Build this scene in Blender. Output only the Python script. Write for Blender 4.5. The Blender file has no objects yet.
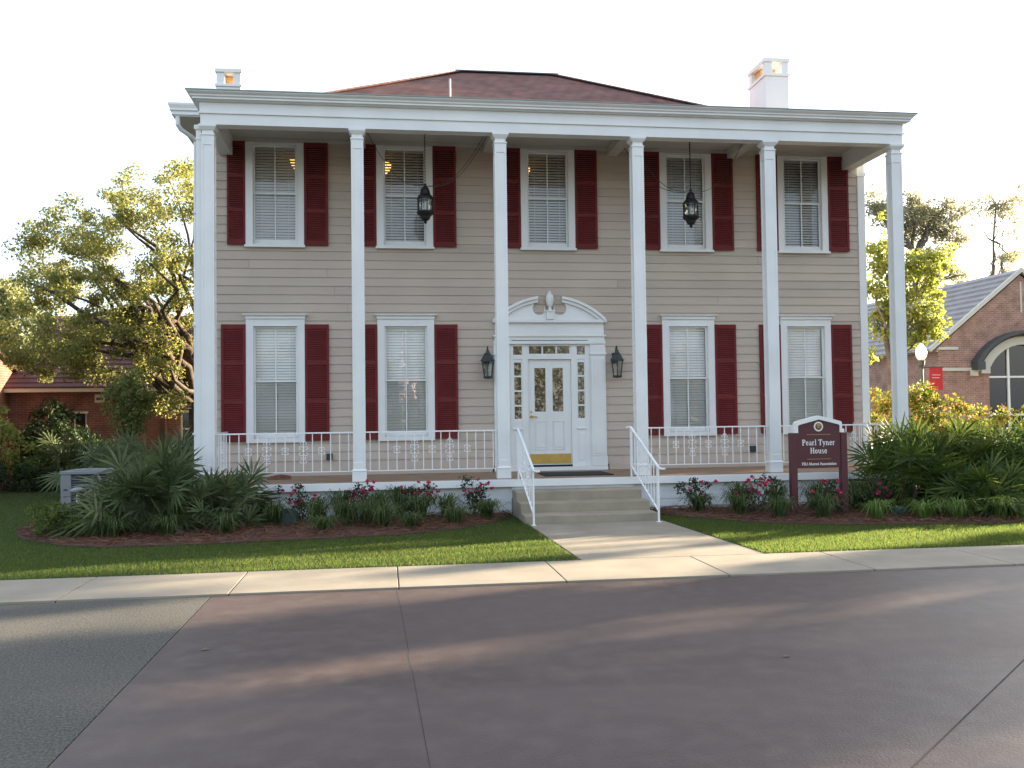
import bpy, math, random
import numpy as np
from mathutils import Vector, Matrix

random.seed(7)
rng = np.random.default_rng(11)
R = math.radians
sc = bpy.context.scene
col = sc.collection

# ------------------------------------------------------------------ camera
CX = Vector((3.05604, -16.73368, 1.83975))
RT = Vector((0.99066478, -0.13572567, -0.01272149))
UP = Vector((0.00829729, -0.0331127, 0.99941718))
FW = Vector((0.13606781, 0.99019296, 0.03167743))
FPX = 922.89
cam = bpy.data.objects.new("camera", bpy.data.cameras.new("camera"))
col.objects.link(cam)
m = Matrix.Identity(4)
for i, a in enumerate((RT, UP, -FW)):
    m[0][i], m[1][i], m[2][i] = a
m.translation = CX
cam.matrix_world = m
cam.data.sensor_width = 36
cam.data.lens = FPX * 36 / 1024
cam.data.clip_start = 0.1
cam.data.clip_end = 3000
sc.camera = cam

# ------------------------------------------------------------------ sky, sun, exposure
SUN_EL, SUN_ROT = R(13), R(71)
world = bpy.data.worlds.new("World")
sc.world = world
world.use_nodes = True
nt = world.node_tree
sky = nt.nodes.new('ShaderNodeTexSky')
sky.sky_type = 'NISHITA'
sky.sun_disc = False
sky.sun_elevation = SUN_EL
sky.sun_rotation = SUN_ROT
sky.air_density = 1.0
sky.dust_density = 3.0
sky.ozone_density = 1.0
veil = nt.nodes.new('ShaderNodeMix')          # thin bright high haze over the clear sky
veil.data_type = 'RGBA'
veil.blend_type = 'ADD'
veil.inputs['Factor'].default_value = 1.0
veil.inputs[7].default_value = (2.25, 2.5, 2.95, 1)
nt.links.new(sky.outputs[0], veil.inputs[6])
nt.links.new(veil.outputs[2], nt.nodes['Background'].inputs[0])
nt.nodes['Background'].inputs[1].default_value = 0.05
sun = bpy.data.lights.new("sun", 'SUN')
sun.energy = 5.0
sun.angle = R(0.6)
sun.color = (1.0, 0.83, 0.60)
so = bpy.data.objects.new("sun", sun)
col.objects.link(so)
sd = Vector((math.cos(SUN_EL) * math.sin(SUN_ROT), math.cos(SUN_EL) * math.cos(SUN_ROT), math.sin(SUN_EL)))
so.rotation_euler = sd.to_track_quat('Z', 'Y').to_euler()
so.location = (60, 20, 30)
vs = sc.view_settings
vs.view_transform = 'Standard'
vs.look = 'None'
vs.exposure = 2.62
vs.gamma = 1
vs.use_curve_mapping = False
sc.cycles.max_bounces = 8
sc.cycles.transparent_max_bounces = 12
sc.cycles.sample_clamp_indirect = 6


def at(u, v, y):
    """the point at distance plane y that stands where the photograph has it"""
    d = FW + RT * ((u - 512) / FPX) - UP * ((v - 384) / FPX)
    return CX + d * ((y - CX.y) / d.y)


# ------------------------------------------------------------------ materials
def mat(name, c, rough=0.6, metal=0.0, var=0.0, vscale=3.0, bump=0.0, bscale=40.0, spec=0.5, c2=None, detail=4.0):
    mt = bpy.data.materials.new(name)
    mt.use_nodes = True
    t = mt.node_tree
    b = t.nodes['Principled BSDF']
    b.inputs['Base Color'].default_value = (*c, 1)
    b.inputs['Roughness'].default_value = rough
    b.inputs['Metallic'].default_value = metal
    b.inputs['Specular IOR Level'].default_value = spec
    if var or bump:
        g = t.nodes.new('ShaderNodeNewGeometry')
    if var:
        n = t.nodes.new('ShaderNodeTexNoise')
        n.inputs['Scale'].default_value = vscale
        n.inputs['Detail'].default_value = detail
        r = t.nodes.new('ShaderNodeValToRGB')
        r.color_ramp.elements[0].position = 0.3
        r.color_ramp.elements[1].position = 0.7
        d = c2 or tuple(min(1, k * (1 + var)) for k in c)
        a = c if c2 else tuple(k * (1 - var) for k in c)
        r.color_ramp.elements[0].color = (*a, 1)
        r.color_ramp.elements[1].color = (*d, 1)
        t.links.new(g.outputs['Position'], n.inputs['Vector'])
        t.links.new(n.outputs['Fac'], r.inputs['Fac'])
        t.links.new(r.outputs['Color'], b.inputs['Base Color'])
    if bump:
        n2 = t.nodes.new('ShaderNodeTexNoise')
        n2.inputs['Scale'].default_value = bscale
        n2.inputs['Detail'].default_value = 5
        bp_ = t.nodes.new('ShaderNodeBump')
        bp_.inputs['Strength'].default_value = bump
        bp_.inputs['Distance'].default_value = 0.02
        t.links.new(g.outputs['Position'], n2.inputs['Vector'])
        t.links.new(n2.outputs['Fac'], bp_.inputs['Height'])
        t.links.new(bp_.outputs['Normal'], b.inputs['Normal'])
    return mt


def leaf_mat(name, cols, trans=0.4, rough=0.55, tcol=1.5):
    """leaf material: hue varies leaf by leaf, light passes through"""
    mt = bpy.data.materials.new(name)
    mt.use_nodes = True
    t = mt.node_tree
    b = t.nodes['Principled BSDF']
    b.inputs['Roughness'].default_value = rough
    b.inputs['Specular IOR Level'].default_value = 0.18
    g = t.nodes.new('ShaderNodeNewGeometry')
    r = t.nodes.new('ShaderNodeValToRGB')
    el = r.color_ramp.elements
    while len(el) < len(cols):
        el.new(0.5)
    for i, c in enumerate(cols):
        el[i].position = i / (len(cols) - 1)
        el[i].color = (*c, 1)
    t.links.new(g.outputs['Random Per Island'], r.inputs['Fac'])
    t.links.new(r.outputs['Color'], b.inputs['Base Color'])
    tr = t.nodes.new('ShaderNodeBsdfTranslucent')
    mx = t.nodes.new('ShaderNodeMixShader')
    mx.inputs[0].default_value = trans
    hs = t.nodes.new('ShaderNodeHueSaturation')
    hs.inputs['Value'].default_value = tcol
    hs.inputs['Saturation'].default_value = 1.1
    t.links.new(r.outputs['Color'], hs.inputs['Color'])
    t.links.new(hs.outputs['Color'], tr.inputs['Color'])
    t.links.new(b.outputs[0], mx.inputs[1])
    t.links.new(tr.outputs[0], mx.inputs[2])
    t.links.new(mx.outputs[0], t.nodes['Material Output'].inputs['Surface'])
    return mt


def brick_mat(name, c1, c2, mortar, scale, bw, bh, msize, rough=0.85, mode='wall', bump=0.3):
    mt = bpy.data.materials.new(name)
    mt.use_nodes = True
    t = mt.node_tree
    b = t.nodes['Principled BSDF']
    b.inputs['Roughness'].default_value = rough
    b.inputs['Specular IOR Level'].default_value = 0.25
    g = t.nodes.new('ShaderNodeNewGeometry')
    s = t.nodes.new('ShaderNodeSeparateXYZ')
    cmb = t.nodes.new('ShaderNodeCombineXYZ')
    t.links.new(g.outputs['Position'], s.inputs[0])
    ad = t.nodes.new('ShaderNodeMath')
    t.links.new(s.outputs['X'], ad.inputs[0])
    t.links.new(s.outputs['Y'], ad.inputs[1])
    t.links.new(ad.outputs[0], cmb.inputs['X'])
    if mode == 'wall':
        t.links.new(s.outputs['Z'], cmb.inputs['Y'])
    else:
        k = t.nodes.new('ShaderNodeMath')
        k.operation = 'MULTIPLY'
        k.inputs[1].default_value = 2.0
        t.links.new(s.outputs['Z'], k.inputs[0])
        t.links.new(k.outputs[0], cmb.inputs['Y'])
    br = t.nodes.new('ShaderNodeTexBrick')
    br.inputs['Color1'].default_value = (*c1, 1)
    br.inputs['Color2'].default_value = (*c2, 1)
    br.inputs['Mortar'].default_value = (*mortar, 1)
    br.inputs['Scale'].default_value = scale
    br.inputs['Brick Width'].default_value = bw
    br.inputs['Row Height'].default_value = bh
    br.inputs['Mortar Size'].default_value = msize
    t.links.new(cmb.outputs[0], br.inputs['Vector'])
    n = t.nodes.new('ShaderNodeTexNoise')
    n.inputs['Scale'].default_value = 2.5
    n.inputs['Detail'].default_value = 6
    t.links.new(g.outputs['Position'], n.inputs['Vector'])
    mr = t.nodes.new('ShaderNodeMapRange')
    mr.inputs[1].default_value = 0.3
    mr.inputs[2].default_value = 0.7
    mr.inputs[3].default_value = 0.72
    mr.inputs[4].default_value = 1.25
    t.links.new(n.outputs['Fac'], mr.inputs[0])
    mm = t.nodes.new('ShaderNodeVectorMath')
    mm.operation = 'SCALE'
    t.links.new(br.outputs['Color'], mm.inputs[0])
    t.links.new(mr.outputs[0], mm.inputs['Scale'])
    t.links.new(mm.outputs[0], b.inputs['Base Color'])
    bp_ = t.nodes.new('ShaderNodeBump')
    bp_.invert = True
    bp_.inputs['Strength'].default_value = bump
    bp_.inputs['Distance'].default_value = 0.01
    t.links.new(br.outputs['Fac'], bp_.inputs['Height'])
    t.links.new(bp_.outputs['Normal'], b.inputs['Normal'])
    return mt


def glass_mat(name, ior=1.75, tint=(0.92, 0.95, 0.95), nscale=3.0, nstr=0.06):
    mt = bpy.data.materials.new(name)
    mt.use_nodes = True
    t = mt.node_tree
    t.nodes.remove(t.nodes['Principled BSDF'])
    f = t.nodes.new('ShaderNodeFresnel')
    f.inputs['IOR'].default_value = ior
    tp = t.nodes.new('ShaderNodeBsdfTransparent')
    tp.inputs['Color'].default_value = (*tint, 1)
    gl = t.nodes.new('ShaderNodeBsdfGlossy')
    gl.inputs['Roughness'].default_value = 0.0
    g = t.nodes.new('ShaderNodeNewGeometry')
    n = t.nodes.new('ShaderNodeTexNoise')
    n.inputs['Scale'].default_value = nscale
    bp_ = t.nodes.new('ShaderNodeBump')
    bp_.inputs['Strength'].default_value = nstr
    bp_.inputs['Distance'].default_value = 0.02
    t.links.new(g.outputs['Position'], n.inputs['Vector'])
    t.links.new(n.outputs['Fac'], bp_.inputs['Height'])
    t.links.new(bp_.outputs['Normal'], gl.inputs['Normal'])
    mx = t.nodes.new('ShaderNodeMixShader')
    t.links.new(f.outputs[0], mx.inputs[0])
    t.links.new(tp.outputs[0], mx.inputs[1])
    t.links.new(gl.outputs[0], mx.inputs[2])
    t.links.new(mx.outputs[0], t.nodes['Material Output'].inputs['Surface'])
    return mt


def emit_mat(name, c, s):
    mt = bpy.data.materials.new(name)
    mt.use_nodes = True
    b = mt.node_tree.nodes['Principled BSDF']
    b.inputs['Base Color'].default_value = (*c, 1)
    b.inputs['Emission Color'].default_value = (*c, 1)
    b.inputs['Emission Strength'].default_value = s
    return mt


M = {}
M['white'] = mat('white_paint', (0.76, 0.76, 0.74), 0.5, var=0.05, vscale=1.5, bump=0.03, bscale=25)
M['white_metal'] = mat('white_metal_paint', (0.80, 0.80, 0.79), 0.4)
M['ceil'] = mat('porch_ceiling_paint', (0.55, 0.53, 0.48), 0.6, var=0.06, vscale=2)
M['siding'] = mat('tan_siding', (0.49, 0.405, 0.33), 0.6, var=0.05, vscale=1.2, bump=0.05, bscale=30)
M['base'] = mat('white_foundation_paint', (0.70, 0.72, 0.72), 0.6, var=0.08, vscale=2.5)
M['red'] = mat('dark_red_shutter_paint', (0.15, 0.021, 0.021), 0.7, var=0.12, vscale=4, spec=0.25)
M['blind'] = mat('blind_slats', (0.88, 0.87, 0.84), 0.5)
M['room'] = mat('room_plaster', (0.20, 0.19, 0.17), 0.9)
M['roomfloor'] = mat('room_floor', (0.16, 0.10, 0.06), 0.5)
M['glass'] = glass_mat('window_glass', 1.7, (0.97, 0.98, 0.98))
M['doorglass'] = glass_mat('door_glass', 2.3, (0.55, 0.5, 0.42), 22.0, 0.9)
M['doorglass'] = mat('glass_painted_reflections', (0.1, 0.08, 0.05), 0.12, spec=0.9)  # mosaic colours stand in for broken reflections in the panes
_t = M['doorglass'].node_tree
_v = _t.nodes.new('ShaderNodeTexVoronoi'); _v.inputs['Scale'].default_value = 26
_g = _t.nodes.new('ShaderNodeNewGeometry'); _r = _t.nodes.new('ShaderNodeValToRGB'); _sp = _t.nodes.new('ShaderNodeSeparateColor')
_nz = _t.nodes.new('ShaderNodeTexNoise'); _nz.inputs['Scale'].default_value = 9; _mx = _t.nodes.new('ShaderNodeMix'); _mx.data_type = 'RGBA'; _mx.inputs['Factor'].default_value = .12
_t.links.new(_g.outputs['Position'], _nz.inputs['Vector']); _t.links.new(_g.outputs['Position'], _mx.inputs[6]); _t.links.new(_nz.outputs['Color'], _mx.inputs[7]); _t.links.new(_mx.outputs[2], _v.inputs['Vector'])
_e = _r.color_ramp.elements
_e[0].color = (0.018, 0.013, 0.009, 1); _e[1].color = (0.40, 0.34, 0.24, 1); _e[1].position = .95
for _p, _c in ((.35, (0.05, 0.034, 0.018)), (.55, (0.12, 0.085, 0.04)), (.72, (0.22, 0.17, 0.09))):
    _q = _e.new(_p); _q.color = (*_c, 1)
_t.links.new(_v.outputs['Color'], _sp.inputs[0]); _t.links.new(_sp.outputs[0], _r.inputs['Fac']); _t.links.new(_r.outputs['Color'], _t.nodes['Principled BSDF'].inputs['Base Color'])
M['lampglass'] = glass_mat('lantern_glass', 1.5, (0.85, 0.87, 0.85))
M['shingle'] = brick_mat('red_shingles', (0.22, 0.095, 0.078), (0.14, 0.085, 0.074), (0.08, 0.045, 0.04), 1.0, 0.32, 0.14, 0.012, 0.95, 'roof')
M['membrane'] = mat('grey_roof_membrane', (0.20, 0.20, 0.21), 0.8)
M['gutter'] = mat('grey_green_drip_edge', (0.25, 0.30, 0.28), 0.5)
M['brass'] = mat('brass', (0.55, 0.36, 0.10), 0.38, 0.75, var=0.1, vscale=6)
M['black_metal'] = mat('black_lantern_metal', (0.018, 0.02, 0.02), 0.45, 0.3, spec=0.4)
M['iron'] = mat('dark_blue_black_metal', (0.035, 0.045, 0.05), 0.45, 0.2)
M['bulb'] = mat('candle_bulb', (0.75, 0.72, 0.6), 0.3)
M['chain'] = mat('dark_chain', (0.05, 0.045, 0.04), 0.5, 0.6)
M['concrete'] = mat('pale_concrete', (0.26, 0.225, 0.172), 0.8, var=0.13, vscale=1.7, bump=0.12, bscale=120, detail=8)
M['stepconc'] = mat('step_concrete', (0.30, 0.255, 0.19), 0.85, var=0.16, vscale=2.4, bump=0.15, bscale=90, detail=8)
M['porchfloor'] = mat('porch_floor_brown', (0.26, 0.17, 0.11), 0.6, var=0.18, vscale=3)
M['mat'] = mat('black_rubber', (0.012, 0.012, 0.014), 0.85, bump=0.3, bscale=200)
M['maroon'] = mat('maroon_sign_paint', (0.085, 0.018, 0.025), 0.42, var=0.08, vscale=5)
M['signwhite'] = mat('sign_white', (0.80, 0.79, 0.75), 0.5)
M['gold'] = mat('sign_gold', (0.42, 0.27, 0.08), 0.5)
M['clay'] = mat('painted_sun_glow', (0.72, 0.42, 0.20), 0.8)  # orange stands in for sunlight glowing inside the chimney caps
M['straw'] = leaf_mat('pine_straw', [(0.09, 0.04, 0.026), (0.18, 0.08, 0.05), (0.12, 0.055, 0.036), (0.26, 0.15, 0.09)], 0.1)
M['mulch'] = mat('mulch_soil', (0.085, 0.038, 0.026), 0.95, var=0.4, vscale=14, bump=0.8, bscale=60)
M['lawnsoil'] = mat('lawn_soil', (0.030, 0.052, 0.014), 0.95, var=0.3, vscale=5, bump=0.5, bscale=80)
M['earth'] = mat('far_ground', (0.05, 0.06, 0.025), 0.95, var=0.4, vscale=0.6)
M['joint'] = mat('dark_joint_filler', (0.04, 0.036, 0.034), 0.9)
M['brick'] = brick_mat('red_brick', (0.22, 0.088, 0.062), (0.165, 0.066, 0.048), (0.22, 0.15, 0.12), 1.0, 0.22, 0.075, 0.010)
M['brick2'] = brick_mat('pink_brown_brick', (0.38, 0.21, 0.155), (0.30, 0.155, 0.115), (0.38, 0.29, 0.24), 1.0, 0.24, 0.085, 0.012)
M['cream'] = mat('cream_stone_trim', (0.62, 0.58, 0.50), 0.7)
M['darktrim'] = mat('dark_grey_metal_trim', (0.06, 0.065, 0.07), 0.5)
M['darkglass'] = mat('dark_window_glass', (0.012, 0.014, 0.016), 0.04, spec=0.9)
M['bark'] = mat('bark', (0.075, 0.055, 0.042), 0.95, var=0.4, vscale=9, bump=0.6, bscale=30)
M['greybark'] = mat('grey_bark', (0.14, 0.12, 0.10), 0.95, var=0.3, vscale=6)
M['acgrey'] = mat('grey_enamel', (0.20, 0.21, 0.22), 0.45, var=0.05, vscale=3)
M['acdark'] = mat('dark_coil', (0.03, 0.033, 0.036), 0.7)
M['boxgreen'] = mat('dark_green_plastic', (0.012, 0.035, 0.028), 0.5)
M['banner'] = mat('red_banner_cloth', (0.50, 0.035, 0.04), 0.8)
M['globe'] = emit_mat('white_lamp_globe', (0.85, 0.85, 0.83), 0.08)
M['bowl'] = emit_mat('lit_ceiling_lamp_bowl', (1.0, 0.58, 0.14), .4)
_t = M['siding'].node_tree
_b = _t.nodes['Principled BSDF']
_g = _t.nodes.new('ShaderNodeNewGeometry'); _m = _t.nodes.new('ShaderNodeMapRange'); _s = _t.nodes.new('ShaderNodeVectorMath'); _s.operation = 'SCALE'
_m.inputs[3].default_value = .93; _m.inputs[4].default_value = 1.06
_src = _b.inputs['Base Color'].links[0].from_socket
_t.links.new(_g.outputs['Random Per Island'], _m.inputs[0]); _t.links.new(_src, _s.inputs[0]); _t.links.new(_m.outputs[0], _s.inputs['Scale']); _t.links.new(_s.outputs[0], _b.inputs['Base Color'])
# foliage
M['oakleaf'] = leaf_mat('oak_leaves', [(0.10, 0.13, 0.040), (0.16, 0.18, 0.06), (0.27, 0.24, 0.085), (0.12, 0.145, 0.05), (0.34, 0.27, 0.10)], 0.5, 0.55, 1.9)
M['brightleaf'] = leaf_mat('bright_leaves', [(0.15, 0.19, 0.045), (0.25, 0.28, 0.07), (0.36, 0.36, 0.12), (0.12, 0.15, 0.04)], 0.5)
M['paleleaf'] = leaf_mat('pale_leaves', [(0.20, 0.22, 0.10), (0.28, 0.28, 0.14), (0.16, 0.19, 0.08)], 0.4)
M['pineleaf'] = leaf_mat('hazed_pine_needles', [(0.17, 0.185, 0.12), (0.23, 0.235, 0.15), (0.30, 0.26, 0.16), (0.19, 0.205, 0.135)], 0.45)  # needles paled: distance haze and glare put into the colour
M['darkleaf'] = leaf_mat('dark_evergreen', [(0.02, 0.038, 0.015), (0.035, 0.058, 0.02), (0.055, 0.075, 0.028)], 0.25)
M['topleaf'] = leaf_mat('topiary_leaves', [(0.09, 0.12, 0.035), (0.17, 0.20, 0.06), (0.26, 0.27, 0.10), (0.10, 0.12, 0.045)], 0.4)
M['hedgeleaf'] = leaf_mat('hedge_leaves', [(0.045, 0.07, 0.02), (0.085, 0.115, 0.03), (0.17, 0.19, 0.045)], 0.35)
M['photinia'] = leaf_mat('photinia_leaves', [(0.08, 0.12, 0.025), (0.13, 0.17, 0.03), (0.19, 0.20, 0.04), (0.38, 0.17, 0.07), (0.07, 0.11, 0.022), (0.22, 0.23, 0.06), (0.10, 0.14, 0.03)], 0.45)
M['palm'] = leaf_mat('palmetto_fronds', [(0.048, 0.070, 0.028), (0.082, 0.108, 0.042), (0.15, 0.17, 0.085), (0.058, 0.082, 0.034)], 0.2, 0.5)
M['palmyel'] = leaf_mat('palmetto_fronds_yellowish', [(0.032, 0.056, 0.014), (0.06, 0.092, 0.022), (0.12, 0.15, 0.038), (0.042, 0.07, 0.018)], 0.28, 0.5)
M['deadpalm'] = leaf_mat('dead_fronds', [(0.12, 0.10, 0.07), (0.18, 0.15, 0.11), (0.09, 0.075, 0.05)], 0.1)
M['lily'] = leaf_mat('border_grass_blades', [(0.04, 0.065, 0.022), (0.075, 0.105, 0.035), (0.14, 0.165, 0.07)], 0.3, 0.4)
M['lilysun'] = leaf_mat('border_grass_blades_sunlit', [(0.08, 0.14, 0.03), (0.14, 0.21, 0.05), (0.20, 0.26, 0.08)], 0.35, 0.4)  # sunlit copy of the border blades, sunlight put into the colour
M['roseleaf'] = leaf_mat('rose_leaves', [(0.02, 0.035, 0.014), (0.035, 0.055, 0.02), (0.05, 0.045, 0.025)], 0.25)
M['rosered'] = leaf_mat('rose_petals', [(0.42, 0.035, 0.09), (0.55, 0.075, 0.15), (0.36, 0.02, 0.075)], 0.3)
M['grass'] = leaf_mat('grass_blades', [(0.032, 0.058, 0.015), (0.056, 0.088, 0.022), (0.12, 0.125, 0.04), (0.042, 0.070, 0.017), (0.07, 0.10, 0.025)], 0.5, 0.6, 2.7)


def ground_mix(name, ca, cb, cc, rough, sc1, sc2, bump, bscale, stretch=(1, 1, 1)):
    """paving with broad mottling, fine grain and uneven sheen"""
    mt = bpy.data.materials.new(name)
    mt.use_nodes = True
    t = mt.node_tree
    b = t.nodes['Principled BSDF']
    g = t.nodes.new('ShaderNodeNewGeometry')
    mp = t.nodes.new('ShaderNodeMapping')
    mp.inputs['Scale'].default_value = stretch
    t.links.new(g.outputs['Position'], mp.inputs['Vector'])
    n = t.nodes.new('ShaderNodeTexNoise')
    n.inputs['Scale'].default_value = sc1
    n.inputs['Detail'].default_value = 7
    n.inputs['Distortion'].default_value = 0.6
    t.links.new(mp.outputs[0], n.inputs['Vector'])
    r = t.nodes.new('ShaderNodeValToRGB')
    r.color_ramp.elements[0].position = 0.34
    r.color_ramp.elements[1].position = 0.68
    r.color_ramp.elements[0].color = (*ca, 1)
    r.color_ramp.elements[1].color = (*cb, 1)
    t.links.new(n.outputs['Fac'], r.inputs['Fac'])
    n2 = t.nodes.new('ShaderNodeTexNoise')
    n2.inputs['Scale'].default_value = sc2
    n2.inputs['Detail'].default_value = 3
    t.links.new(g.outputs['Position'], n2.inputs['Vector'])
    r2 = t.nodes.new('ShaderNodeValToRGB')
    r2.color_ramp.elements[0].position = 0.42
    r2.color_ramp.elements[1].position = 0.72
    r2.color_ramp.elements[0].color = (0, 0, 0, 1)
    r2.color_ramp.elements[1].color = (1, 1, 1, 1)
    t.links.new(n2.outputs['Fac'], r2.inputs['Fac'])
    mx = t.nodes.new('ShaderNodeMix')
    mx.data_type = 'RGBA'
    t.links.new(r2.outputs['Color'], mx.inputs['Factor'])
    t.links.new(r.outputs['Color'], mx.inputs[6])
    mx.inputs[7].default_value = (*cc, 1)
    t.links.new(mx.outputs[2], b.inputs['Base Color'])
    mr = t.nodes.new('ShaderNodeMapRange')
    mr.inputs[1].default_value = 0.3
    mr.inputs[2].default_value = 0.7
    mr.inputs[3].default_value = rough - 0.07
    mr.inputs[4].default_value = rough + 0.10
    t.links.new(n.outputs['Fac'], mr.inputs[0])
    t.links.new(mr.outputs[0], b.inputs['Roughness'])
    n3 = t.nodes.new('ShaderNodeTexNoise')
    n3.inputs['Scale'].default_value = bscale
    n3.inputs['Detail'].default_value = 4
    t.links.new(g.outputs['Position'], n3.inputs['Vector'])
    bp_ = t.nodes.new('ShaderNodeBump')
    bp_.inputs['Strength'].default_value = bump
    b.inputs['Specular IOR Level'].default_value = 0.38
    bp_.inputs['Distance'].default_value = 0.01
    t.links.new(n3.outputs['Fac'], bp_.inputs['Height'])
    t.links.new(bp_.outputs['Normal'], b.inputs['Normal'])
    return mt


M['drive'] = ground_mix('maroon_stained_concrete', (0.066, 0.046, 0.040), (0.090, 0.065, 0.057), (0.098, 0.074, 0.065), 0.48, 0.30, 5.0, 0.30, 60, (0.6, 1.8, 1))
M['aggregate'] = ground_mix('grey_exposed_aggregate', (0.042, 0.040, 0.035), (0.070, 0.066, 0.056), (0.13, 0.125, 0.105), 0.8, 0.6, 55.0, 0.6, 110)

# ------------------------------------------------------------------ mesh helpers
LOC = {}


def props(o, label=None, cat=None, group=None, kind=None):
    if label:
        o['label'] = label
    if cat:
        o['category'] = cat
    if group:
        o['group'] = group
    if kind:
        o['kind'] = kind
    return o


def empty(name, loc, label=None, cat=None, group=None):
    o = bpy.data.objects.new(name, None)
    o.empty_display_size = 0.2
    o.location = loc
    col.objects.link(o)
    LOC[o.name] = Vector(loc)
    return props(o, label, cat, group)


class MB:
    def __init__(self):
        self.v = []
        self.f = []

    def add(self, vs_, fs_):
        n = len(self.v)
        self.v += [tuple(p) for p in vs_]
        self.f += [tuple(i + n for i in f) for f in fs_]
        return self

    def box(self, x0, x1, y0, y1, z0, z1):
        x0, x1 = sorted((x0, x1)); y0, y1 = sorted((y0, y1)); z0, z1 = sorted((z0, z1))
        return self.add([(x0, y0, z0), (x1, y0, z0), (x1, y1, z0), (x0, y1, z0), (x0, y0, z1), (x1, y0, z1), (x1, y1, z1), (x0, y1, z1)],
                        [(0, 3, 2, 1), (4, 5, 6, 7), (0, 1, 5, 4), (1, 2, 6, 5), (2, 3, 7, 6), (3, 0, 4, 7)])

    def frust(self, cx, cy, z0, z1, a0, a1, b0=None, b1=None):
        b0 = a0 if b0 is None else b0
        b1 = a1 if b1 is None else b1
        return self.add([(cx - a0, cy - b0, z0), (cx + a0, cy - b0, z0), (cx + a0, cy + b0, z0), (cx - a0, cy + b0, z0),
                         (cx - a1, cy - b1, z1), (cx + a1, cy - b1, z1), (cx + a1, cy + b1, z1), (cx - a1, cy + b1, z1)],
                        [(0, 3, 2, 1), (4, 5, 6, 7), (0, 1, 5, 4), (1, 2, 6, 5), (2, 3, 7, 6), (3, 0, 4, 7)])

    def tube(self, pts, r, n=6, caps=True):
        pts = [Vector(p) for p in pts]
        rs = r if isinstance(r, (list, tuple)) else [r] * len(pts)
        base = len(self.v)
        prev = None
        for i, p in enumerate(pts):
            d = (pts[min(i + 1, len(pts) - 1)] - pts[max(i - 1, 0)])
            d = d.normalized() if d.length > 1e-9 else Vector((0, 0, 1))
            if prev is None:
                a = d.orthogonal().normalized()
            else:
                a = prev - d * prev.dot(d)
                a = a.normalized() if a.length > 1e-6 else d.orthogonal().normalized()
            prev = a
            b = d.cross(a)
            for k in range(n):
                t = 2 * math.pi * k / n
                self.v.append(tuple(p + (a * math.cos(t) + b * math.sin(t)) * rs[i]))
        for i in range(len(pts) - 1):
            for k in range(n):
                k2 = (k + 1) % n
                self.f.append((base + i * n + k, base + i * n + k2, base + (i + 1) * n + k2, base + (i + 1) * n + k))
        if caps:
            self.f.append(tuple(base + k for k in reversed(range(n))))
            e = base + (len(pts) - 1) * n
            self.f.append(tuple(e + k for k in range(n)))
        return self

    def lathe(self, prof, c=(0, 0, 0), n=14, rot=0.0):
        base = len(self.v)
        for r, z in prof:
            for k in range(n):
                t = 2 * math.pi * k / n + rot
                self.v.append((c[0] + r * math.cos(t), c[1] + r * math.sin(t), c[2] + z))
        for i in range(len(prof) - 1):
            for k in range(n):
                k2 = (k + 1) % n
                self.f.append((base + i * n + k, base + i * n + k2, base + (i + 1) * n + k2, base + (i + 1) * n + k))
        self.f.append(tuple(base + k for k in reversed(range(n))))
        e = base + (len(prof) - 1) * n
        self.f.append(tuple(e + k for k in range(n)))
        return self

    def prism(self, poly, y0, y1, axis='y'):
        """a closed outline in XZ (or XY for axis z) given a thickness"""
        n = len(poly)
        if axis == 'y':
            vs_ = [(x, y0, z) for x, z in poly] + [(x, y1, z) for x, z in poly]
        elif axis == 'x':
            vs_ = [(y0, x, z) for x, z in poly] + [(y1, x, z) for x, z in poly]
        else:
            vs_ = [(x, y, y0) for x, y in poly] + [(x, y, y1) for x, y in poly]
        fs_ = [tuple(range(n)), tuple(reversed(range(n, 2 * n)))]
        fs_ += [(i, i + n, (i + 1) % n + n, (i + 1) % n) for i in range(n)]
        return self.add(vs_, fs_)

    def bar(self, a, b, w, h):
        """rectangular bar from a to b; w across, h up"""
        a, b = Vector(a), Vector(b)
        d = (b - a).normalized()
        s = d.cross(Vector((0, 0, 1)))
        s = s.normalized() if s.length > 1e-6 else Vector((1, 0, 0))
        u = s.cross(d)
        s *= w / 2
        u *= h / 2
        return self.add([a - s - u, a + s - u, a + s + u, a - s + u, b - s - u, b + s - u, b + s + u, b - s + u],
                        [(0, 3, 2, 1), (4, 5, 6, 7), (0, 1, 5, 4), (1, 2, 6, 5), (2, 3, 7, 6), (3, 0, 4, 7)])

    def build(self, name, material, parent=None, smooth=False, bevel=0.0, origin=None):
        P = LOC[parent.name] if parent else Vector((0, 0, 0))
        O = Vector(origin) if origin is not None else (P if parent else Vector((0, 0, 0)))
        me = bpy.data.meshes.new(name)
        me.from_pydata([(x - O.x, y - O.y, z - O.z) for x, y, z in self.v], [], self.f)
        me.materials.append(material)
        o = bpy.data.objects.new(name, me)
        col.objects.link(o)
        LOC[o.name] = O
        if parent:
            o.parent = parent
        o.location = O - P
        import bmesh
        bm = bmesh.new()
        bm.from_mesh(me)
        bmesh.ops.recalc_face_normals(bm, faces=bm.faces)
        bm.to_mesh(me)
        bm.free()
        if smooth:
            me.polygons.foreach_set('use_smooth', [True] * len(me.polygons))
        if bevel:
            md = o.modifiers.new('bevel', 'BEVEL')
            md.width = bevel
            md.segments = 2
            md.limit_method = 'ANGLE'
        return o


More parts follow.
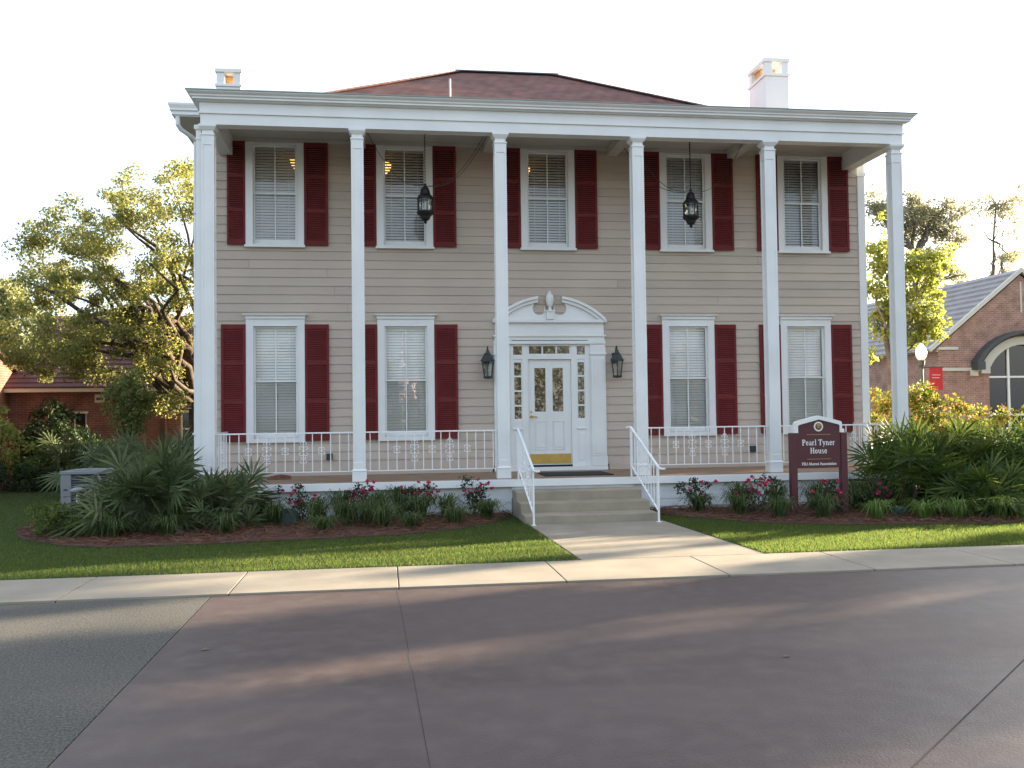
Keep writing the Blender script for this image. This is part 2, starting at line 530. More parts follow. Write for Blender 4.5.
def arr_obj(name, V, F, material, parent=None, smooth=False):
    """mesh from arrays: V (n,3), F (m,k) all faces of k corners"""
    P = LOC[parent.name] if parent else Vector((0, 0, 0))
    V = np.asarray(V, np.float32) - np.array(P, np.float32)
    F = np.asarray(F, np.int32)
    k = F.shape[1]
    me = bpy.data.meshes.new(name)
    me.vertices.add(len(V))
    me.vertices.foreach_set('co', V.ravel())
    me.loops.add(F.size)
    me.loops.foreach_set('vertex_index', F.ravel())
    me.polygons.add(len(F))
    me.polygons.foreach_set('loop_start', np.arange(0, F.size, k, dtype=np.int32))
    me.polygons.foreach_set('loop_total', np.full(len(F), k, np.int32))
    me.update(calc_edges=True)
    me.materials.append(material)
    o = bpy.data.objects.new(name, me)
    col.objects.link(o)
    LOC[o.name] = Vector(P)
    if parent:
        o.parent = parent
    return o


def unit(n):
    a = rng.normal(size=(n, 3))
    return a / np.linalg.norm(a, axis=1)[:, None]


def leaf_arrays(P, size, aspect=0.55, flat=0.0):
    n = len(P)
    u = unit(n)
    if flat:
        u[:, 2] *= (1 - flat)
        u /= np.linalg.norm(u, axis=1)[:, None]
    w = np.cross(u, unit(n))
    w /= np.maximum(np.linalg.norm(w, axis=1), 1e-6)[:, None]
    s = size * rng.uniform(0.6, 1.35, n)[:, None]
    V = np.stack([P - u * s * 0.5, P + w * s * aspect * 0.5, P + u * s * 0.5, P - w * s * aspect * 0.5], 1).reshape(-1, 3)
    F = np.arange(4 * n).reshape(n, 4)
    return V, F


def clump_points(clumps, per):
    """clumps: list of (centre, radius or radii); points thicker near each clump's middle"""
    out = []
    for c, r in clumps:
        r = np.array([r, r, r * 0.75]) if np.isscalar(r) else np.array(r)
        n = max(4, int(per))
        out.append(np.array(c) + unit(n) * r * rng.uniform(0, 1, (n, 1)) ** 0.45)
    return np.concatenate(out)


def ell_clumps(ells, n, r, shell=0.55):
    """clump centres scattered in a set of ellipsoids, by volume"""
    vol = np.array([e[1][0] * e[1][1] * e[1][2] for e in ells])
    cnt = np.maximum(1, (n * vol / vol.sum()).astype(int))
    out = []
    for (c, rad), k in zip(ells, cnt):
        p = np.array(c) + unit(k) * np.array(rad) * (shell + (1 - shell) * rng.uniform(0, 1, (k, 1)))
        for q in p:
            out.append((q, r * rng.uniform(0.65, 1.3)))
    return out


def crooked(a, b, k=5, amp=0.12):
    a, b = Vector(a), Vector(b)
    L = (b - a).length
    pts = []
    for i in range(k + 1):
        t = i / k
        p = a.lerp(b, t)
        if 0 < i < k:
            p = p + Vector(rng.normal(size=3)) * amp * L * 0.35
        p.z += math.sin(t * math.pi) * L * 0.06
        pts.append(p)
    return pts


def tree(name, base, top, tr, clumps, per, leaf, leafmat, barkmat, label, cat='tree', group=None, limbs=16, aspect=0.55, extra_limbs=()):
    """tapered trunk, limbs to a share of the leaf clumps, crown of single leaves"""
    t = empty(name, base, label, cat, group)
    b = Vector(base)
    tp = Vector(top)
    mb = MB()
    tk = crooked(b - Vector((0, 0, 0.1)), tp, 5, 0.03 if tp.z > 9 else 0.10)
    mb.tube(tk, [tr * (1.25 if i == 0 else 1 - 0.11 * i) for i in range(6)], 9)
    idx = rng.permutation(len(clumps))[:limbs]
    for i in idx:
        c = Vector(clumps[i][0])
        s = tk[random.choice((3, 4, 5, 5))]
        pts = crooked(s, c, 5, 0.14)
        r0 = tr * random.uniform(0.28, 0.5)
        mb.tube(pts, [r0 * (1 - 0.16 * k) for k in range(6)], 6)
        if random.random() < 0.8:
            j = min(range(len(clumps)), key=lambda q: (Vector(clumps[q][0]) - pts[3]).length + random.random() * 1.5)
            p2 = crooked(pts[3], clumps[j][0], 4, 0.14)
            mb.tube(p2, [r0 * 0.45 * (1 - 0.2 * k) for k in range(5)], 5)
    for pts, r0 in extra_limbs:
        n = len(pts)
        mb.tube(pts, [r0 * (1 - 0.75 * k / (n - 1)) for k in range(n)], 7)
    mb.build('trunk', barkmat, t, smooth=True)
    V, F = leaf_arrays(clump_points(clumps, per), leaf, aspect)
    arr_obj('crown', V, F, leafmat, t)
    return t


def shrub(name, base, ells, n, r, per, leaf, leafmat, label, cat='shrub', group=None, aspect=0.55, stems=7):
    t = empty(name, base, label, cat, group)
    cl = ell_clumps(ells, n, r)
    mb = MB()
    for i in rng.permutation(len(cl))[:stems]:
        mb.tube(crooked(Vector(base) + Vector((random.uniform(-.1, .1), random.uniform(-.1, .1), -0.05)), cl[i][0], 4, 0.1), [0.022, 0.018, 0.014, 0.01, 0.006], 5)
    mb.build('stem', M['bark'], t)
    V, F = leaf_arrays(clump_points(cl, per), leaf, aspect)
    arr_obj('foliage', V, F, leafmat, t)
    return t


def struct(mb, name, material, label, cat, **k):
    return props(mb.build(name, material, **k), label, cat, kind='structure')


# ================================================================== GROUND
YS0, YS1 = -6.86, -5.52          # sidewalk front and back
GX = 1.27                        # edge between stained concrete and aggregate
mb = MB(); mb.add([(-900, -900, -0.03), (900, -900, -0.03), (900, 900, -0.03), (-900, 900, -0.03)], [(0, 1, 2, 3)])
struct(mb, 'ground', M['earth'], 'far ground of grass and bare earth around the house', 'ground')
mb = MB(); mb.box(GX + .005, 60, -60, YS0 - .012, -0.028, 0.0)
struct(mb, 'driveway', M['drive'], 'maroon stained concrete driveway across the foreground', 'driveway')
mb = MB(); mb.box(-60, GX - .005, -60, YS0 - .012, -0.028, -0.002)
struct(mb, 'aggregate_road', M['aggregate'], 'grey pebbly aggregate paving at the left of the maroon driveway', 'paving')
mb = MB()
mb.add([(3.160, YS0 - .02, .003), (3.165, YS0 - .02, .003), (3.320, -14, .003), (3.315, -14, .003)], [(0, 1, 2, 3)])
jd = Vector((5.709 - 7.639, -12.271 + 10.53, 0)).normalized()
jn = Vector((-jd.y, jd.x, 0)) * 0.004
a = Vector((7.639, -10.53, .003)) - jd * 6.0
b = Vector((7.639, -10.53, .003)) + jd * 9
mb.add([a - jn, a + jn, b + jn, b - jn], [(0, 1, 2, 3)])
struct(mb, 'driveway_joint', M['joint'], 'thin dark joints sawn across the maroon driveway', 'joint')
mb = MB()
xs = [-12.6, -10.85, -9.1, -7.35, -5.6, -3.85, -2.05, -0.245, 1.44, 3.18, 4.98, 6.82, 8.54, 10.27, 12.0, 13.75, 15.5, 17.25, 19, 20.75, 22.5]
for x0, x1 in zip(xs[:-1], xs[1:]):
    mb.box(x0 + .006, x1 - .006, YS0, YS1, -0.028, 0.022)
jb = MB(); jb.box(-12.5, 22.4, YS0 + .006, YS1 - .006, -.0285, .010)
struct(jb, 'sidewalk_joint', M['joint'], 'dark filler in the joints between the sidewalk slabs', 'joint')
struct(mb, 'sidewalk', M['concrete'], 'pale concrete sidewalk slabs along the edge of the driveway', 'sidewalk', bevel=.006)
mb = MB()
mb.prism([(5.44, YS1 + .012), (7.80, YS1 + .012), (7.62, -1.76), (5.36, -1.76)], -0.028, 0.022, 'z')
struct(mb, 'walkway', M['concrete'], 'pale concrete walkway from the sidewalk to the porch steps', 'walkway', bevel=.006)

BEDL = [(-2.85, -.9), (-2.4, -1.85), (-1.56, -2.74), (-.92, -3.08), (.43, -3.09), (1.8, -2.89), (3.26, -2.68), (4.2, -2.15), (4.75, -1.5), (5.1, -.9), (5.28, -.14), (-.2, -.14), (-.56, 1.9), (-.56, 5), (-2.6, 4.6), (-3.2, 2.0)]
BEDR = [(7.58, -.14), (7.75, -.7), (8.05, -1.3), (8.3, -1.68), (8.88, -2.4), (9.54, -2.83), (10.2, -3.12), (11.74, -3.37), (12.9, -3.52), (15, -3.65), (19, -3.8), (21, -3.4), (21, 4), (13.4, 4), (13.4, 1.9), (13.1, -.14)]
BEDB = [(-14, 8.2), (-8, 7.6), (-3, 8.6), (-1, 9.5), (-1, 13.9), (-14, 13.9)]
for poly, nm, lb in ((BEDL, 'mulch_bed', 'reddish pine straw bed left of the porch steps'), (BEDR, 'mulch_bed', 'reddish pine straw bed right of the porch steps'), (BEDB, 'mulch_bed', 'dark mulch strip along the far brick building at left')):
    mb = MB(); mb.prism(poly, -.02, 0.045, 'z')
    struct(mb, nm, M['mulch'], lb, 'flower bed')
LAWNL = [(-14, YS1 + .012), (5.43, YS1 + .012), (5.35, -1.76), (5.29, -.1), (5.29, 0), (-14, 12)]
mb = MB(); mb.prism([(-14, YS1 + .012), (5.425, YS1 + .012), (5.35, -1.8), (5.29, -.14), (-.3, -.14), (-.56, 9), (-14, 9)], -.025, .016, 'z')
struct(mb, 'lawn', M['lawnsoil'], 'soil and turf of the lawn left of the walkway', 'lawn')
mb = MB(); mb.prism([(7.81, YS1 + .012), (22, YS1 + .012), (22, 19), (13.4, 19), (13.1, -.14), (7.58, -.14), (7.63, -1.8)], -.025, .016, 'z')
struct(mb, 'lawn', M['lawnsoil'], 'soil and turf of the lawn right of the walkway', 'lawn')


def inside(px, py, poly):
    r = np.zeros(len(px), bool)
    n = len(poly)
    for i in range(n):
        x0, y0 = poly[i]
        x1, y1 = poly[(i + 1) % n]
        c = (y0 > py) != (y1 > py)
        with np.errstate(divide='ignore', invalid='ignore'):
            xx = (x1 - x0) * (py - y0) / (y1 - y0 + 1e-12) + x0
        r ^= c & (px < xx)
    return r


def blades(px, py, z, h, w, lean=0.5):
    n = len(px)
    th = rng.uniform(0, 2 * np.pi, n)
    ph = rng.uniform(0, 2 * np.pi, n)
    hh = h * rng.uniform(0.55, 1.3, n)
    ln = lean * hh * rng.uniform(0, 1, n)
    bx, by = np.cos(th) * w / 2, np.sin(th) * w / 2
    zz = np.full(n, z)
    V = np.stack([np.stack([px - bx, py - by, zz], 1), np.stack([px + bx, py + by, zz], 1),
                  np.stack([px + np.cos(ph) * ln, py + np.sin(ph) * ln, zz + hh], 1)], 1).reshape(-1, 3)
    return V, np.arange(3 * n).reshape(n, 3)


def lawn(poly_in, holes, x0, x1, y0, y1, n, label):
    px = rng.uniform(x0, x1, n)
    py = rng.uniform(y0, y1, n)
    d = np.hypot(px - CX.x, py - CX.y)
    keep = inside(px, py, poly_in) & (rng.uniform(0, 1, n) < np.minimum(1, (13.0 / d) ** 2))
    for h in holes:
        keep &= ~inside(px, py, h)
    px, py, d = px[keep], py[keep], d[keep]
    V, F = blades(px, py, 0.012, 0.042, 0.0085, 0.8)
    V[2::3, 2] += 0
    o = arr_obj('grass', V, F, M['grass'])
    props(o, label, 'grass', kind='stuff')


lawn([(-13, YS1 + .02), (5.40, YS1 + .02), (5.33, -1.76), (5.28, -.15), (-.3, -.15), (-.6, 8), (-13, 8)], [BEDL, BEDB], -13, 5.5, -5.5, 8, 900000, 'short mown green grass of the lawn left of the walkway')
lawn([(7.83, YS1 + .02), (20, YS1 + .02), (20, -3.2), (7.6, -.15), (7.65, -1.76)], [BEDR], 7.5, 20, -5.5, -.1, 360000, 'short mown green grass of the lawn right of the walkway')
for poly, x0, x1, y0, y1, n, lb in ((BEDL, -3.6, 5.3, -3.1, 2.5, 26000, 'loose reddish pine straw covering the bed left of the steps'), (BEDR, 7.6, 17, -3.7, .2, 24000, 'loose reddish pine straw covering the bed right of the steps')):
    px = rng.uniform(x0, x1, n); py = rng.uniform(y0, y1, n)
    k = inside(px, py, poly); px, py = px[k], py[k]; n = len(px)
    P = np.stack([px, py, 0.05 + rng.uniform(0, .05, n)], 1)
    V, F = leaf_arrays(P, 0.17, 0.05, 0.75)
    V[:, 2] = np.maximum(V[:, 2], .03)
    props(arr_obj('pine_straw', V, F, M['straw']), lb, 'pine straw', kind='stuff')

# ================================================================== HOUSE
YW = 1.876
S = 2.5906
XC = 6.40
XL, XR = -0.50, 13.35
YB = 11.0
ZF = 0.66
ZB = 6.98
H = empty('house', (XC, YW, 0), 'two storey tan clapboard house with white columns and dark red shutters', 'house')
WX = [0.925, 3.475, 6.40, 9.34, 11.93]
LOWX = [0.925, 3.475, 9.34, 11.93]

# ---- clapboard front wall with real openings
open_ = [(x - .43, x + .43, 1.41, 3.61) for x in LOWX] + [(x - .43, x + .43, 5.24, 7.21) for x in WX] + [(5.55, 7.25, .70, 3.24)]


jrnd = random.Random(5)


def clap(mb, x0, x1, z0, z1, y, exp=.173, openings=(), proud=.018):
    nb = int(math.ceil((z1 - z0) / exp))
    for i in range(nb):
        a, b = z0 + i * exp, min(z0 + (i + 1) * exp, z1)
        cuts = sorted({a, b} | {z for o in openings for z in (o[2], o[3]) if a + .004 < z < b - .004})
        for c, d in zip(cuts[:-1], cuts[1:]):
            xs_ = [(x0, x1)]
            for o in openings:
                if o[2] < (c + d) / 2 < o[3]:
                    nx = []
                    for p, q in xs_:
                        if o[1] <= p or o[0] >= q:
                            nx.append((p, q))
                        else:
                            if o[0] > p: nx.append((p, o[0]))
                            if o[1] < q: nx.append((o[1], q))
                    xs_ = nx
            ya = y - proud * (1 - (c - a) / exp)
            yb = y - proud * (1 - (d - a) / exp)
            jx = jrnd.uniform(x0 + .8, x1 - .8) if x1 - x0 > 6 else None
            xs_ = [r_ for p, q in xs_ for r_ in (((p, jx - .002), (jx + .002, q)) if jx and p + .3 < jx < q - .3 else ((p, q),))]
            for p, q in xs_:
                mb.add([(p, ya, c), (q, ya, c), (q, y + .06, c), (p, y + .06, c), (p, yb, d), (q, yb, d), (q, y + .06, d), (p, y + .06, d)],
                       [(0, 3, 2, 1), (4, 5, 6, 7), (0, 1, 5, 4), (1, 2, 6, 5), (2, 3, 7, 6), (3, 0, 4, 7)])


mb = MB(); clap(mb, XL + .1, XR - .1, .78, 7.339, YW, openings=open_)
mb.build('front_wall', M['siding'], H)
mb = MB()
mb.box(XL + .1, XL + .26, YW + .06, YB, .1, 7.6); mb.box(XR - .26, XR - .1, YW + .06, YB, .1, 7.6); mb.box(XL + .26, XR - .26, YB - .16, YB, .1, 7.6)
mb.build('side_wall', M['siding'], H)
for x0, x1 in ((XL, XL + .16), (XR - .16, XR)):
    mb = MB(); mb.box(x0, x1, YW - .035, YW + .14, ZF, 7.40)
    mb.box(x0 - .02, x1 + .02, YW - .05, YW + .15, ZF, ZF + .22).box(x0 - .02, x1 + .02, YW - .05, YW + .15, 6.86, 6.95)
    mb.build('corner_board', M['white'], H)
mb = MB(); mb.box(XL + .16, 5.2, YW - .03, YW + .05, ZF + .001, .78); mb.box(7.61, XR - .16, YW - .03, YW + .05, ZF + .001, .78)
mb.build('water_table', M['siding'], H)

# ---- rooms behind the windows
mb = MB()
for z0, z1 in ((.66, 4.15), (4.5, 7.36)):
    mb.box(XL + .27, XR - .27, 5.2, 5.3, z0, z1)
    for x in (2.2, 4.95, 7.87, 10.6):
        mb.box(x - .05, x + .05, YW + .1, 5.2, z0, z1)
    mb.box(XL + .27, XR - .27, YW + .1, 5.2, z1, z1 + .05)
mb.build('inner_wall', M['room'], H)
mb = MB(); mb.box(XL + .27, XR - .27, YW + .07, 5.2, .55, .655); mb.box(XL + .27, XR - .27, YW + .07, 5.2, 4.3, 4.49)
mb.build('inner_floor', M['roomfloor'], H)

# ---- porch floor, skirt, fascia
mb = MB(); mb.box(-.14, 13.09, -.16, YW - .032, .60, ZF)
mb.build('porch_floor', M['porchfloor'], H)
mb = MB(); mb.box(-.19, 13.14, -.215, -.162, .515, .648); mb.box(-.19, -.142, -.162, YW, .515, .648); mb.box(13.092, 13.14, -.162, YW, .515, .648)
mb.build('porch_fascia', M['white'], H, bevel=.004)
mb = MB()
clap(mb, -.15, 5.31, -.05, .512, -.10, .14, (), .010); clap(mb, 7.56, 13.1, -.05, .512, -.10, .14, (), .010)
mb.box(-.15, -.09, -.03, YW + .3, -.05, .512); mb.box(13.04, 13.1, -.03, YW + .3, -.05, .512); mb.box(XL + .02, -.15, YW, YW + .1, -.05, .66); mb.box(13.1, XR - .02, YW, YW + .1, -.05, .66)
mb.box(5.31, 7.56, -.16, -.10, .30, .514)
mb.build('porch_skirt', M['base'], H)

# ---- steps
mb = MB()
for z, y in ((.465, -.75), (.31, -1.25), (.155, -1.75)):
    mb.box(5.31, 7.555, y, -.17 + (.0 if z > .4 else -.002 * z), -.02, z) if z > .4 else None
mb.box(5.308, 7.557, -1.25, -.752, -.02, .31); mb.box(5.306, 7.559, -1.75, -1.252, -.02, .155)
mb.build('steps', M['stepconc'], H, bevel=.012)

# ---- columns
colt = None
for i in range(6):
    if i == 0:
        mb = MB()
        mb.box(-.098, .098, -.098, .098, .66, ZB - .005)
        for sx in (-1, 1):
            for sy in (-1, 1):
                mb.box(sx * .075, sx * .11, sy * .075, sy * .11, .86, ZB - .2)
        mb.box(-.1095, .1095, -.1095, .1095, 6.62, 6.82).box(-.1092, .1092, -.1092, .1092, .86, 1.0)
        mb.box(-.123, .123, -.123, .123, 6.79, 6.815)
        c = mb.build('column', M['white'], None, bevel=.004)
        b_ = MB().box(-.125, .125, -.125, .125, .661, .85).frust(0, 0, .85, .885, .135, .112).build('column_base', M['white'], c, bevel=.004)
        k_ = MB().frust(0, 0, 6.885, 6.94, .112, .148).box(-.15, .15, -.15, .15, 6.94, ZB - .002).build('capital', M['white'], c)
        colt = (c, b_, k_)
    else:
        c = colt[0].copy(); col.objects.link(c)
        for q in colt[1:]:
            d = q.copy(); col.objects.link(d); d.parent = c; d.location = (0, 0, 0)
    c.parent = H
    c.location = Vector((i * S, 0, 0)) - LOC[H.name]
LOC['pil'] = Vector((0, 0, 0))
mb = MB(); mb.box(-.205, -.115, -.06, .08, .66, ZB - .01).box(-.235, -.118, -.08, .1, 6.9, ZB - .003).box(-.22, -.118, -.07, .09, 6.72, 6.75).box(-.22, -.13, -.075, .095, .661, .86)
mb.build('corner_pilaster', M['white'], H)

# ---- entablature, cornice, ceiling, beams
mb = MB()
X0, X1 = -.12, 5 * S + .12
mb.box(X0, X1, -.12, .12, ZB, 7.18)
mb.box(X0 - .012, X1 + .012, -.132, .13, 7.19, 7.37)
mb.box(X0 - .028, X1 + .028, -.148, .14, 7.168, 7.198)
for xa, xb in ((X0, X0 + .24), (X1 - .24, X1)):
    mb.box(xa, xb, .122, YW - .01, ZB + .001, 7.37)
mb.build('entablature', M['white'], H)
for i in range(1, 5):
    mb = MB(); mb.box(i * S - .11, i * S + .11, .123, YW - .005, 7.17, 7.339)
    mb.build('porch_beam', M['ceil'], H)
mb = MB(); mb.box(X0 + .24, X1 - .24, .141, YW - .002, 7.34, 7.366)
mb.build('porch_ceiling', M['ceil'], H)
mb = MB()
for i in range(5):
    mb.box(i * S + .115, (i + 1) * S - .115, YW - .03, YW - .021, 7.26, 7.338)
mb.build('ceiling_trim', M['ceil'], H)


def cornice(mb, x0, x1, y0, y1, prof):
    """profile of (outset, height) swept round left, front and right sides"""
    n = len(prof)
    vs_ = []
    for e, z in prof:
        vs_ += [(x0 - e, y1, z), (x0 - e, y0 - e, z), (x1 + e, y0 - e, z), (x1 + e, y1, z)]
    fs_ = []
    for i in range(n - 1):
        for k in range(3):
            fs_.append((i * 4 + k, i * 4 + k + 1, (i + 1) * 4 + k + 1, (i + 1) * 4 + k))
    fs_.append((0, 1, 2, 3)); fs_.append(((n - 1) * 4, (n - 1) * 4 + 1, (n - 1) * 4 + 2, (n - 1) * 4 + 3))
    return mb.add(vs_, fs_)


mb = MB(); cornice(mb, X0, X1, -.12, YW + .3, [(.0, 7.371), (.06, 7.371), (.075, 7.39), (.12, 7.395), (.12, 7.425), (.145, 7.44), (.15, 7.465), (.185, 7.49), (.20, 7.505), (.20, 7.518), (.0, 7.519)])
mb.build('cornice', M['white'], H)
mb = MB(); cornice(mb, X0 - .17, X1 + .17, -.29, YW + .3, [(0, 7.521), (.045, 7.521), (.045, 7.538), (0, 7.539)])
mb.build('drip_edge', M['gutter'], H)
mb = MB()
mb.add([(X0 - .1, -.2, 7.545), (X1 + .1, -.2, 7.545), (X1 + .1, 1.4, 7.72), (X0 - .1, 1.4, 7.72)], [(0, 1, 2, 3)])
mb.build('porch_roof', M['membrane'], H)
# main eave with soffit round the body of the house
mb = MB()
EX0, EX1, EY0, EY1 = -.92, 13.78, 1.42, YB + .5
mb.add([(EX0, EY0, 7.62), (EX1, EY0, 7.62), (EX1, EY1, 7.62), (EX0, EY1, 7.62)], [(0, 1, 2, 3)])
mb.build('soffit', M['ceil'], H)
mb = MB(); cornice(mb, EX0, EX1, EY0, EY1, [(.0, 7.621), (.02, 7.621), (.02, 7.68), (.05, 7.70), (.05, 7.735), (.075, 7.80), (.075, 7.835), (0, 7.84)])
mb.build('eave_gutter', M['white'], H)
mb = MB(); mb.box(EX0 + .01, EX1 - .01, EY0 + .01, EY0 + .06, 7.60, 7.619).box(XL + .1, XR - .1, YW + .05, YW + .09, 7.40, 7.618)
mb.build('eave_board', M['white'], H)
# hip roof
A, B_, Cc, D = (-.6, 2.2, 7.87), (12.9, 2.2, 7.87), (12.9, 10.9, 7.87), (-.6, 10.9, 7.87)
E1, E2 = (5.01, 6.5, 10.56), (7.42, 6.5, 10.56)
mb = MB(); mb.add([A, B_, Cc, D, E1, E2], [(0, 1, 5, 4), (1, 2, 5), (2, 3, 4, 5), (3, 0, 4), (3, 2, 1, 0)])
roof = mb.build('roof', M['shingle'], H)
mb = MB(); mb.bar((E1[0] - .12, E1[1], E1[2] + .01), (E2[0] + .12, E2[1], E2[2] + .01), .2, .03)
mb.build('ridge_cap', M['darktrim'], roof)
for p, q in ((A, E1), (B_, E2)):
    mb = MB(); mb.bar(Vector(p) + Vector((0, 0, .02)), Vector(q) + Vector((0, 0, .02)), .2, .03)
    mb.build('hip_cap', M['shingle'], roof)
mb = MB(); mb.add([(EX0, EY0, 7.838), (EX1, EY0, 7.838), (EX1, EY1, 7.838), (EX0, EY1, 7.838)], [(0, 1, 2, 3)])
mb.build('roof_deck', M['membrane'], H)
mb = MB(); vp = at(450, 92, 4.2)
mb.tube([(vp.x, 4.2, 8.9), (vp.x, 4.2, at(450, 79, 4.2).z)], .022, 8)
mb.build('vent_pipe', M['cream'], H)


def chimney(x0, x1, y0, y1, zt):
    z1 = zt - .43
    mb = MB(); mb.box(x0, x1, y0, y1, 7.6, z1)
    ch = mb.build('chimney', M['white'], H, bevel=.01)
    mb = MB()
    mb.box(x0 - .03, x1 + .03, y0 - .03, y1 + .03, z1 + .002, z1 + .07)
    mb.box(x0 - .03, x1 + .03, y0 - .03, y1 + .03, zt - .085, zt)
    w = .17
    for xa, xb in ((x0, x0 + w), (x1 - w, x1)):
        for ya, yb in ((y0, y0 + w), (y1 - w, y1)):
            mb.box(xa, xb, ya, yb, z1 + .071, zt - .086)
    mb.build('chimney_cap', M['white'], ch, bevel=.006)
    mb = MB(); mb.box(x0 + .10, x1 - .10, (y0 + y1) / 2 - .01, y1 - .18, z1 + .071, zt - .10)
    mb.build('sun_glow_core', M['clay'], ch)  # block added inside the cap to show the orange sun glow


chimney(12.10, 12.68, 4.0, 5.0, 10.24)
chimney(-.91, -.34, 6.0, 6.55, 10.23)

# ---- downspout
mb = MB()
mb.tube([(-.84, 1.47, 7.62), (-.84, 1.48, 7.45), (-.80, 1.55, 7.38), (-.62, 1.72, 7.28), (-.57, 1.80, 7.22), (-.57, 1.80, 7.0), (-.57, 1.8, .25), (-.60, 1.7, .12)], .045, 8)
for z in (1.5, 3.6, 5.8):
    mb.box(-.63, -.51, 1.74, 1.86, z, z + .04)
mb.build('downspout', M['white'], H)


# ---- windows
def window_template(w_half, z_case0, z_case1, z_g0, z_g1, zm, crown, sill, tilt):
    """local frame: x centre 0, y 0 at the wall face, z from 0"""
    z0 = z_case0
    mb = MB()
    gi = .42
    mb.box(-w_half, -gi, -.04, .05, z0, z_case1 - .001); mb.box(gi, w_half, -.04, .05, z0, z_case1 - .001)
    mb.box(-gi, gi, -.038, .05, z_g1 + .035, z_case1 - .002); mb.box(-gi, gi, -.038, .05, z0 + .001, z_g0 - .09)
    mb.box(-gi - .012, -gi + .001, -.052, .03, z_g0 - .09, z_g1 + .047); mb.box(gi - .001, gi + .012, -.052, .03, z_g0 - .09, z_g1 + .047)
    mb.box(-gi + .001, gi - .001, -.052, .03, z_g1 + .034, z_g1 + .047)
    w = mb.build('window', M['white'], None, bevel=.003)
    out = [w]
    gh = .385
    for (za, zb, y) in ((zm - .015, z_g1 + .035, .018), (z_g0 - .088, zm + .02, .045)):
        low = za < zm - .1
        mb = MB()
        b0 = .088 if low else .035
        mb.box(-gi + .002, -gh, y, y + .03, za, zb - .001); mb.box(gh, gi - .002, y, y + .03, za, zb - .001)
        mb.box(-gh, gh, y + .001, y + .029, za, za + b0); mb.box(-gh, gh, y + .001, y + .029, zb - .035, zb - .002)
        mb.box(-.011, .011, y + .004, y + .026, za + b0, zb - .035)
        out.append(mb.build('sash', M['white'], w))
        mb = MB(); mb.add([(-gh, y + .015, za + b0), (gh, y + .015, za + b0), (gh, y + .015, zb - .035), (-gh, y + .015, zb - .035)], [(0, 1, 2, 3)])
        out.append(mb.build('glass', M['glass'], w))
    mb = MB()
    z = z_g0 - .03
    ct, st = math.cos(tilt) * .026, math.sin(tilt) * .026
    while z < z_g1 - .02:
        mb.add([(-.40, .115 - ct, z - st), (.40, .115 - ct, z - st), (.40, .115 + ct, z + st), (-.40, .115 + ct, z + st),
                (-.40, .115 - ct, z - st + .003), (.40, .115 - ct, z - st + .003), (.40, .115 + ct, z + st + .003), (-.40, .115 + ct, z + st + .003)],
               [(0, 3, 2, 1), (4, 5, 6, 7), (0, 1, 5, 4), (1, 2, 6, 5), (2, 3, 7, 6), (3, 0, 4, 7)])
        z += .056
    mb.box(-.40, .40, .085, .145, z_g1 - .02, z_g1 + .03)
    for x in (-.26, .26):
        mb.box(x - .004, x + .004, .086, .089, z_g0 - .03, z_g1)
    out.append(mb.build('blind', M['blind'], w))
    if crown:
        mb = MB()
        mb.box(-w_half - .01, w_half + .01, -.065, .0, z_case1, z_case1 + .045)
        mb.frust(0, -.03, z_case1 + .045, z_case1 + .075, w_half + .012, w_half + .05, .04, .075)
        mb.box(-w_half - .055, w_half + .055, -.11, .0, z_case1 + .075, z_case1 + .09)
        out.append(mb.build('crown', M['white'], w))
    if sill:
        mb = MB(); mb.box(-w_half - .02, w_half + .02, -.075, .0, z0 - .045, z0 - .001)
        out.append(mb.build('sill', M['white'], w))
    return out


def place(tpl, parent, loc, first):
    if first:
        w = tpl[0]
        w.parent = parent
        w.location = Vector(loc) - LOC[parent.name]
        return w
    w = tpl[0].copy(); col.objects.link(w)
    w.parent = parent
    w.location = Vector(loc) - LOC[parent.name]
    for q in tpl[1:]:
        d = q.copy(); col.objects.link(d); d.parent = w; d.location = (0, 0, 0)
    return w


low_t = window_template(.565, 1.32, 3.755, 1.50, 3.575, 2.525, True, False, R(67))
up_t = window_template(.565, 5.215, 7.258, 5.33, 7.17, 6.245, False, True, R(48))
upc_t = window_template(.565, 5.215, 7.258, 5.33, 7.17, 6.245, False, True, R(62))
for i, x in enumerate(LOWX):
    place(low_t, H, (x, YW - .018, 0), i == 0)
nu = nc = 0
for i, x in enumerate(WX):
    if i in (0, 3):
        place(upc_t, H, (x, YW - .018, 0), nc == 0); nc += 1
    else:
        place(up_t, H, (x, YW - .018, 0), nu == 0); nu += 1


def shutter_template(hh, w=.465):
    mb = MB()
    st = .05
    mb.box(-w / 2, -w / 2 + st, -.05, -.012, 0, hh - .001); mb.box(w / 2 - st, w / 2, -.05, -.012, 0, hh - .001)
    rails = [(0.001, .10), (hh * .335 - .035, hh * .335 + .035), (hh * .665 - .035, hh * .665 + .035), (hh - .09, hh - .002)]
    for a, b in rails:
        mb.box(-w / 2 + st, w / 2 - st, -.048, -.014, a, b)
    for (a, b), (c, d) in zip(rails[:-1], rails[1:]):
        z = b + .012
        while z < c - .02:
            mb.add([(-w / 2 + st, -.047, z), (w / 2 - st, -.047, z), (w / 2 - st, -.018, z + .034), (-w / 2 + st, -.018, z + .034),
                    (-w / 2 + st, -.047, z + .008), (w / 2 - st, -.047, z + .008), (w / 2 - st, -.018, z + .042), (-w / 2 + st, -.018, z + .042)],
                   [(0, 3, 2, 1), (4, 5, 6, 7), (0, 1, 5, 4), (1, 2, 6, 5), (2, 3, 7, 6), (3, 0, 4, 7)])
            z += .042
    return [mb.build('shutter', M['red'], None)]


